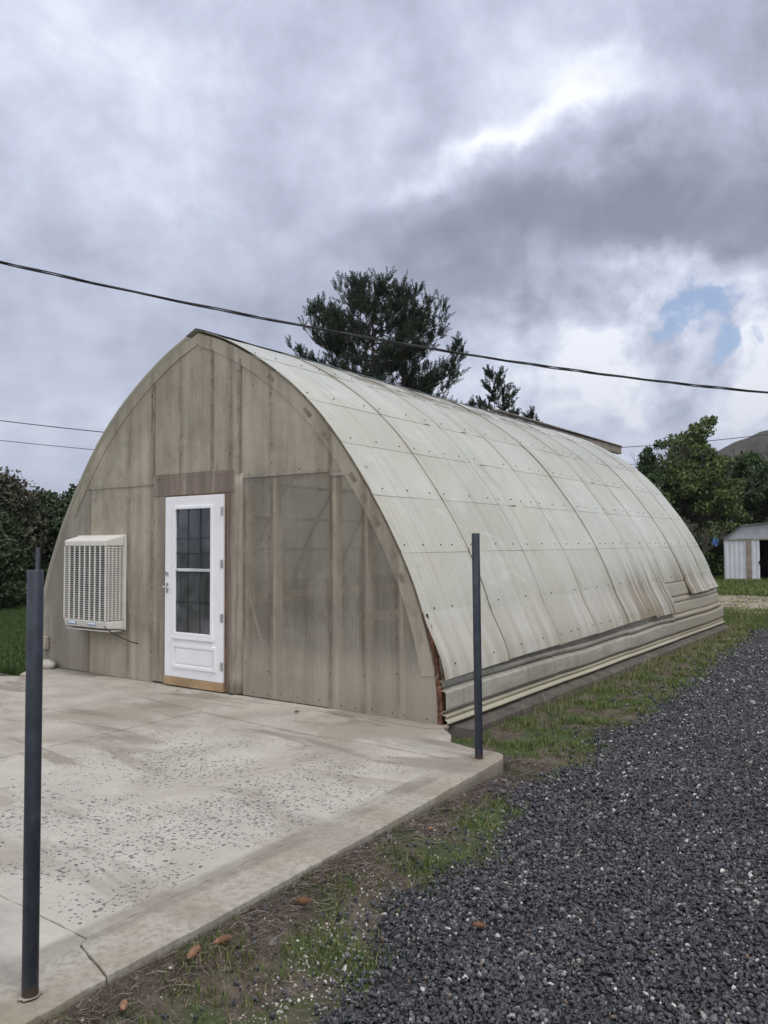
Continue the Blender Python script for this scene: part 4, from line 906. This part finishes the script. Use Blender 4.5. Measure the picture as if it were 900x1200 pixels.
def broadleaf(base, h, rx, rz0, nclump, per, leaf, lm, label, trunk_r=.14, squash=1.0, group='trees behind the greenhouse', top_spike=0, name='broadleaf_tree', cl=.55):
    bx, by, bz = base; e = empty(name, base, label, 'tree', group)
    C = []
    tries = 0
    while len(C) < nclump and tries < 20000:
        tries += 1; u = rng.random(); z = rz0+(h-rz0)*u; env = rx*(math.sin(math.pi*min(1, .18+.82*u))**.55)*(.72+.38*rng.random()); 
        if u > .8: env *= (1-u)/.2*.75+.25
        a = rng.uniform(0, 6.28); r = env*rng.random()**.4; C.append((r*math.cos(a), r*math.sin(a)*squash, z))
    for k in range(top_spike): C.append((rng.normal(0, rx*.15), rng.normal(0, rx*.15), h+.25*k))
    C = np.array(C); mb = MB()
    tp = limb_pts((0, 0, -.2), (rng.normal(0, .1), rng.normal(0, .1), h*.92), 10, 0, .12); mb.tube(tp, [trunk_r*(1-.9*i/10) for i in range(11)], 8)
    tp = np.array(tp)
    for c in C[::max(1, len(C)//70)]:
        j = int(np.clip((c[2]-.25*h)/h*10, 1, 9)); mb.tube(limb_pts(tp[j], c, 5, .06, .25), [trunk_r*.32*(1-.85*i/5) for i in range(6)], 5)
    mb.build('trunk', M_BARK, e, smooth=True)
    n = len(C)*per; ci = np.repeat(np.arange(len(C)), per); rad = rng.uniform(.6, 1.25, len(C))*cl
    d = rdir(n); rr = rad[ci]*(rng.random(n)**.45); P = C[ci]+d*rr[:, None]*np.array([1, 1, .72])
    N = d+rdir(n)*.9+np.array([0, 0, .5]); N /= np.linalg.norm(N, axis=1)[:, None]; U = rdir(n); U[:, 2] -= .3
    L = rng.uniform(.7, 1.3, n)*leaf
    V, F = quads(P, N, U, L, L*.62); bigmesh('crown', V, F, lm, e)
    return e
LM_DK = leafmat('leaf_dark', [(0, (.018, .032, .013)), (.5, (.032, .055, .020)), (1, (.060, .085, .032))], .2)
LM_BR = leafmat('leaf_brown', [(0, (.03, .04, .02)), (.5, (.05, .055, .03)), (1, (.085, .078, .05))], .2)
LM_MD = leafmat('leaf_mid', [(0, (.03, .055, .014)), (.4, (.065, .10, .024)), (.8, (.12, .165, .04)), (1, (.21, .25, .08))], .3)
LM_MD2 = leafmat('leaf_deep', [(0, (.02, .042, .012)), (.5, (.036, .07, .018)), (1, (.07, .11, .03))], .25)
# left
broadleaf((-15.6, 6.2, GZ), 3.6, 1.9, .3, 90, 190, .13, LM_BR, 'dark brownish tree at the far left edge', .12)
broadleaf((-14.2, 8.2, GZ), 3.35, 1.6, .2, 90, 190, .13, LM_DK, 'dark green bushy tree just left of the greenhouse arch', .12)
broadleaf((-12.6, 10.6, GZ), 3.9, 1.7, .3, 80, 190, .13, LM_DK, 'dark tree mostly hidden behind the left side of the arch', .12)
broadleaf((-14.3, 5.3, GZ), 2.3, 1.5, .1, 60, 190, .12, LM_DK, 'low dark shrub in front of the brownish tree', .08, name='shrub')
broadleaf((-18.5, 4.0, GZ), 4.3, 2.2, .3, 60, 190, .15, LM_DK, 'dark tree beyond the left picture edge', .12)
broadleaf((-18, 9, GZ), 3.2, 2.6, .1, 70, 190, .16, LM_DK, 'broad dark shrub behind the left trees', .12, name='shrub')
# right, beyond the track
broadleaf((-3.25, 33.5, 0), 6.6, 2.8, .3, 200, 210, .17, LM_MD, 'tall fresh green tree left of the shed with a feathery top', .12, top_spike=4)
broadleaf((-4.6, 31.4, 0), 5.6, 1.5, .3, 45, 200, .14, LM_MD2, 'slim dark green tree with sparse upright tips beside the roof edge', .10, top_spike=3, cl=.42)
broadleaf((-1.6, 38.4, 0), 5.9, 3.3, .3, 190, 210, .20, LM_MD2, 'deep green tree directly behind the shed', .16)
broadleaf((1.6, 39.4, 0), 6.0, 3.1, .3, 170, 210, .20, LM_MD, 'broad green tree at the right picture edge behind the shed roof', .16)
broadleaf((4.6, 33, 0), 5.4, 2.4, .3, 80, 210, .18, LM_MD2, 'green tree beyond the right picture edge', .16)
broadleaf((-4.1, 28.4, 0), 4.3, 1.9, .1, 110, 200, .15, LM_MD, 'rounded fresh green tree just beyond the far end of the roof', .12)
broadleaf((-6.0, 27.8, 0), 3.8, 2.3, .2, 80, 200, .16, LM_MD2, 'low green tree hidden behind the rear of the greenhouse', .12)
broadleaf((-3.3, 29.4, 0), 2.8, 1.5, .0, 90, 200, .15, LM_DK, 'dark undergrowth bush left of the shed', .1, name='shrub')
broadleaf((-3.9, 26.8, 0), 2.6, 1.5, .0, 70, 190, .14, LM_MD2, 'dark green bush low beside the far corner of the greenhouse', .1, name='shrub')
# bare trees
def bare(base, h, label, spread=.5, seed=1, tw=.01):
    e = empty('bare_tree', base, label, 'tree', 'trees behind the greenhouse'); r_ = random.Random(seed); mb = MB()
    def grow(p, d, L, r, lev):
        pts = [p]; q = p.copy(); dd = d.copy()
        for _ in range(4): dd = (dd+Vector((r_.gauss(0, .12), r_.gauss(0, .12), .06))).normalized(); q = q+dd*L/4; pts.append(q.copy())
        mb.tube(pts, [r*(1-.13*i) for i in range(5)], 5 if lev < 2 else 4, 0, False)
        if lev < 5:
            for k in range(r_.choice((2, 3, 3)) if lev else 5):
                b = pts[r_.choice((2, 3, 4, 4))] if lev else pts[r_.choice((1, 2, 3, 4))]
                nd = (dd+Vector((r_.gauss(0, spread), r_.gauss(0, spread), r_.gauss(.25, .25)))).normalized(); grow(b, nd, L*r_.uniform(.55, .8), max(r*.55, tw), lev+1)
    grow(Vector((0, 0, -.1)), Vector((0, 0, 1)), h*.38, .07, 0)
    mb.build('branches', simple('bare_twigs', (.085, .075, .065), .9), e)
bare((-4.3, 31.8, 0), 6.6, 'leafless twiggy tree rising behind the slim green tree', .45, 4)
bare((-2.6, 32.4, 0), 6.9, 'leafless tree with fine upright twigs above the feathery green tree', .4, 9)
bare((-1.75, 28.1, 0), 3.0, 'grey leafless shrub against the left end of the shed', .6, 14)
# pines
M_NEED = leafmat('pine_needles', [(0, (.011, .024, .013)), (.5, (.020, .039, .021)), (.85, (.036, .060, .030)), (1, (.07, .088, .042))], .12)
def pine(base, h, prof, nb, label, seed, shoot=.34, trunk_r=.16, name='pine_tree', den=4.5, z0=.3):
    """prof: list of (height fraction, radius)"""
    global rng
    keep = rng; rng = np.random.default_rng(seed)
    e = empty(name, base, label, 'tree', 'pines behind the greenhouse'); mb = MB()
    lean = rng.normal(0, .15, 2); top = np.array([lean[0], lean[1], h])
    mb.tube([tuple(top*u*np.array([1, 1, 1])+np.array([.08*math.sin(u*7), .06*math.sin(u*5), 0])) for u in np.linspace(0, 1, 12)], [trunk_r*(1-.93*u) for u in np.linspace(0, 1, 12)], 8)
    SP, SD, SL = [], [], []
    for b in range(nb):
        u = z0+(1-z0)*((b+rng.random())/nb); u = min(.985, u); R_ = float(np.interp(u, [q[0] for q in prof], [q[1] for q in prof]))*rng.uniform(.72, 1.1)
        a = b*2.39996+rng.normal(0, .3); o = top*(u-.10*(1-u)); d = np.array([math.cos(a), math.sin(a), 0]); rise = R_*rng.uniform(.25, .6)*(.5+u)
        end = top*u+d*R_+np.array([0, 0, rise*.6]); L = np.linalg.norm(end-o); pts = np.array(limb_pts(o, end, 7, -.06, .35)); mb.tube([tuple(p) for p in pts], [max(.012, trunk_r*.33*(1-u*.6)*(1-.85*i/7)) for i in range(8)], 5, 0, False)
        m_ = int(3+L*den)
        for s in range(m_):
            v = 1.0 if s == 0 else rng.uniform(.28, 1.0)**.75; k = min(v*7, 6.999); i = int(k); p = pts[i]+(pts[i+1]-pts[i])*(k-i)
            sdv = np.cross(d, [0, 0, 1])*rng.choice([-1, 1]); off = d*rng.uniform(.2, .9)+sdv*rng.uniform(.2, 1.0)*(s > 0)+np.array([0, 0, rng.uniform(.25, .8)]); off /= np.linalg.norm(off)
            ol = rng.uniform(.15, .5)*min(1, .45+L*.25); q = p+off*ol; mb.tube([tuple(p), tuple(q)], [.012, .008], 3, 0, False)
            for w_ in range(rng.integers(2, 5)):
                dd = off*.5+np.array([0, 0, .75])+rng.normal(0, .33, 3); dd /= np.linalg.norm(dd); SP.append(q-off*rng.uniform(0, .12)); SD.append(dd); SL.append(shoot*rng.uniform(.55, 1.2))
    SP, SD, SL = np.array(SP), np.array(SD), np.array(SL); K = 46
    n = len(SP); idx = np.repeat(np.arange(n), K); u = np.tile((np.arange(K)+.5)/K, n); c = SP[idx]+SD[idx]*(SL[idx]*u)[:, None]
    dv = rdir(n*K); dv -= SD[idx]*(dv*SD[idx]).sum(1)[:, None]; dv /= np.linalg.norm(dv, axis=1)[:, None]+1e-6; dv = dv*.62+SD[idx]*.78
    L = rng.uniform(.075, .115, n*K)*(1.15-.35*u)
    nrm = np.cross(dv, rdir(n*K)); V, F = quads(c+dv*L[:, None]/2, nrm, dv, L, np.full(n*K, .019))
    bigmesh('needles', V, F, M_NEED, e); mb.build('trunk', M_BARK, e, smooth=True); rng = keep
    return e
pine((-8.5, 15.2, GZ), 9.95, [(.3, 2.2), (.5, 2.5), (.66, 2.75), (.75, 2.4), (.85, 1.9), (.93, 1.35), (1, .5)], 118, 'large dark pine towering behind the greenhouse roof', 5, shoot=.44, den=7.2)
pine((-5.1, 17.5, GZ), 7.15, [(.3, 1.1), (.6, .85), (.8, .6), (.92, .3), (1, .08)], 52, 'small pine whose tip shows above the ridge right of the large pine', 8, .34, .08)
pine((-4.45, 17.9, GZ), 5.8, [(.3, .9), (.7, .5), (1, .1)], 24, 'smallest pine tip just clearing the ridge', 12, .3, .06)
pine((-6.3, 16.6, GZ), 6.0, [(.3, 1.1), (.7, .7), (1, .2)], 36, 'young pine pressed against the right side of the large pine', 17, .32, .07)

# ------------------------------------------------------------------ shed
SH = empty('shed', (-.52, 27.35, -.02), 'white metal shed with a grey barn-shaped gable and a dark open doorway', 'shed', rz=.20)
M_SHW = simple('shed_white', (.55, .57, .60), .5, 0, .08, 3)
def corr(x0, x1, y, z0, z1, name, m, pitch=.16):
    mb = MB(); n = int((x1-x0)/pitch*4); pts = []
    for i in range(n+1): x = x0+(x1-x0)*i/n; pts.append((x, y-(.018 if i % 4 in (1, 2) else 0)))
    mb.v = [(x, yy, z) for x, yy in pts for z in (z0, z1)]; mb.f = [(2*i, 2*i+2, 2*i+3, 2*i+1) for i in range(n)]; mb.mi = [0]*n
    o = mb.build(name, m, SH); sm = o.modifiers.new('s', 'SOLIDIFY'); sm.thickness = .01; return o
corr(0.02, .82, 0, 0, 1.68, 'wall', M_SHW); MB().box(.80, .97, -.05, .03, 0, 1.69).build('door_post', simple('shed_tan', (.24, .21, .17), .6), SH, bevel=.004)
corr(.975, 1.27, -.02, .02, 1.66, 'door', M_SHW).__setitem__('label', 'white sliding door of the shed')
MB().box(1.235, 1.275, -.06, -.03, .72, .84).build('door_handle', M_BLK, SH)
corr(2.95, 4.18, 0, 0, 1.68, 'wall', M_SHW)
SW, SDP = 4.2, 3.4
mb = MB(); mb.box(0, .02, .012, SDP, 0, 1.68); mb.box(SW-.02, SW, .012, SDP, 0, 1.68); mb.box(.02, SW-.02, SDP-.02, SDP, 0, 1.68); mb.build('wall', M_SHW, SH)
GP = [(0, 1.70), (.66, 2.20), (SW/2, 2.36), (SW-.66, 2.20), (SW, 1.70)]
M_SHG = simple('shed_gable', (.33, .345, .375), .5, 0, .12, 3)
for yy_ in (-.01, SDP-.02):
    mb = MB(); mb.wall([(0, 1.682)]+[(SW, 1.682)]+[(x, z-.01) for x, z in GP[::-1]], yy_, yy_+.018); mb.build('gable', M_SHG, SH)
mb = MB()
for (xa, za), (xb, zb) in zip(GP[:-1], GP[1:]):
    mb.add([(xa, -.09, za), (xb, -.09, zb), (xb, SDP+.06, zb), (xa, SDP+.06, za), (xa, -.09, za+.035), (xb, -.09, zb+.035), (xb, SDP+.06, zb+.035), (xa, SDP+.06, za+.035)], [(0, 3, 2, 1), (4, 5, 6, 7), (0, 1, 5, 4), (2, 3, 7, 6)])
mb.build('roof', simple('shed_roof', (.17, .17, .17), .5, .2, .15, 3), SH)
MB().box(-.02, SW+.02, -.05, -.018, 1.655, 1.705).build('eave_trim', simple('shed_tan', (.24, .21, .17), .6), SH)
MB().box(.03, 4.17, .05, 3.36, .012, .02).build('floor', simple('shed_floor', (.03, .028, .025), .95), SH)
mb = MB(); mb.box(.025, .05, .06, 3.36, .02, 1.66); mb.box(4.15, 4.175, .06, 3.36, .02, 1.66); mb.box(.05, 4.15, 3.33, 3.36, .02, 1.66); mb.build('shade_lining', simple('shed_shade', (.03, .028, .026), .9), SH)  # near-black inner lining added; interior shade is put into its colour
MB().box(1.6, 2.5, 1.6, 2.3, .02, .8).build('stored_crate', simple('shed_shade', (.03, .028, .026), .9), SH, bevel=.02)
# blue tarp scrap
mb = MB(); N = 9
for i in range(N):
    for j in range(N): u, v_ = i/(N-1), j/(N-1); mb.v.append(((u-.5)*.42*(1-.3*v_), .07*math.sin(u*9+v_*4), v_*.5+.05*math.sin(u*7)))
for i in range(N-1):
    for j in range(N-1): a = i*N+j; mb.f.append((a, a+N, a+N+1, a+1)); mb.mi.append(0)
o = mb.build('tarp', simple('blue_plastic', (.10, .20, .42), .45, 0, .2, 9)); o.scale = (.6, .6, .6); o.location = (-.93, 27.75, 1.42); o.rotation_euler[2] = .62; sm = o.modifiers.new('s', 'SOLIDIFY'); sm.thickness = .006
tag(o, 'crumpled blue tarp caught in the bushes beside the shed', 'tarp')

# ------------------------------------------------------------------ hills
def ridge(name, dist, pts, depth, m, label, base=-5):
    """pts: (azimuth deg, height). A rounded ridge seen from the yard, with real depth"""
    azs = np.linspace(pts[0][0], pts[-1][0], 160); hs = np.interp(azs, [q[0] for q in pts], [q[1] for q in pts]); V = []; K = 14
    for j, (a, h) in enumerate(zip(azs, hs)):
        hh = h*(1+.012*math.sin(j*.35)+.006*math.sin(j*1.3))
        for k in range(K):
            u = k/(K-1); rr = dist+(u-.45)*depth; z = base+(hh-base)*math.sin(math.pi*min(1, max(0, u)))**.8*(1+.01*math.sin(j*.5+k*.7)); V.append((6.6+rr*math.sin(R(a)), -5.8+rr*math.cos(R(a)), z))
    i = (np.arange(len(azs)-1)[:, None]*K+np.arange(K-1)).ravel(); o = bigmesh(name, np.array(V), np.stack([i, i+1, i+K+1, i+K], 1), m, smooth=True); return tag(o, label, kind='structure')
def f_hill(t):
    o = t.obj(); n = t.noise(o, .03, 8, .7).outputs[0]; n2 = t.noise(o, .15, 6, .7).outputs[0]
    return bsdf(t, t.mix(t.ss(n2, .48, .6, 0, .7), t.ramp(n, [(.3, (.035, .034, .024)), (.6, (.065, .056, .044))]), (.02, .024, .014)), .95, 0, n2, .6, 1.5, spec=.1)
M_HILL = mat('hillside', f_hill)
ridge('near_hill', 520, [(-21, 0), (-17, 24), (-13.5, 52), (-12, 61), (-9.5, 69), (-7, 75), (0, 90), (14, 70), (30, 20)], 300, M_HILL, 'brown scrubby hill behind the right trees')
ridge('far_mountain', 4200, [(-75, 120), (-62, 200), (-55, 180), (-44, 240), (-30, 220), (-22, 270), (-17, 395), (-14, 330), (-8, 250), (10, 420), (30, 200)], 1800, simple('mountain', (.06, .075, .07), .95, 0, .2, .002), 'distant blue mountain under the cloud')

# ------------------------------------------------------------------ air between here and the mountain
mb = MB(); mb.box(-5600, 5600, -3500, 6600, -7, 620)
hz = mb.build('haze', mat('haze_air', lambda t: t.n('ShaderNodeEmission')), None)
hm = hz.active_material.node_tree; hm.nodes.clear(); t = NT(hm); ho = t.n('ShaderNodeOutputMaterial')
hv = t.n('ShaderNodeVolumePrincipled', None, Color=(.80, .87, 1.0), Density=.00022); t.put(ho.inputs['Volume'], hv)
tag(hz, 'thin blue air over the valley', kind='stuff')
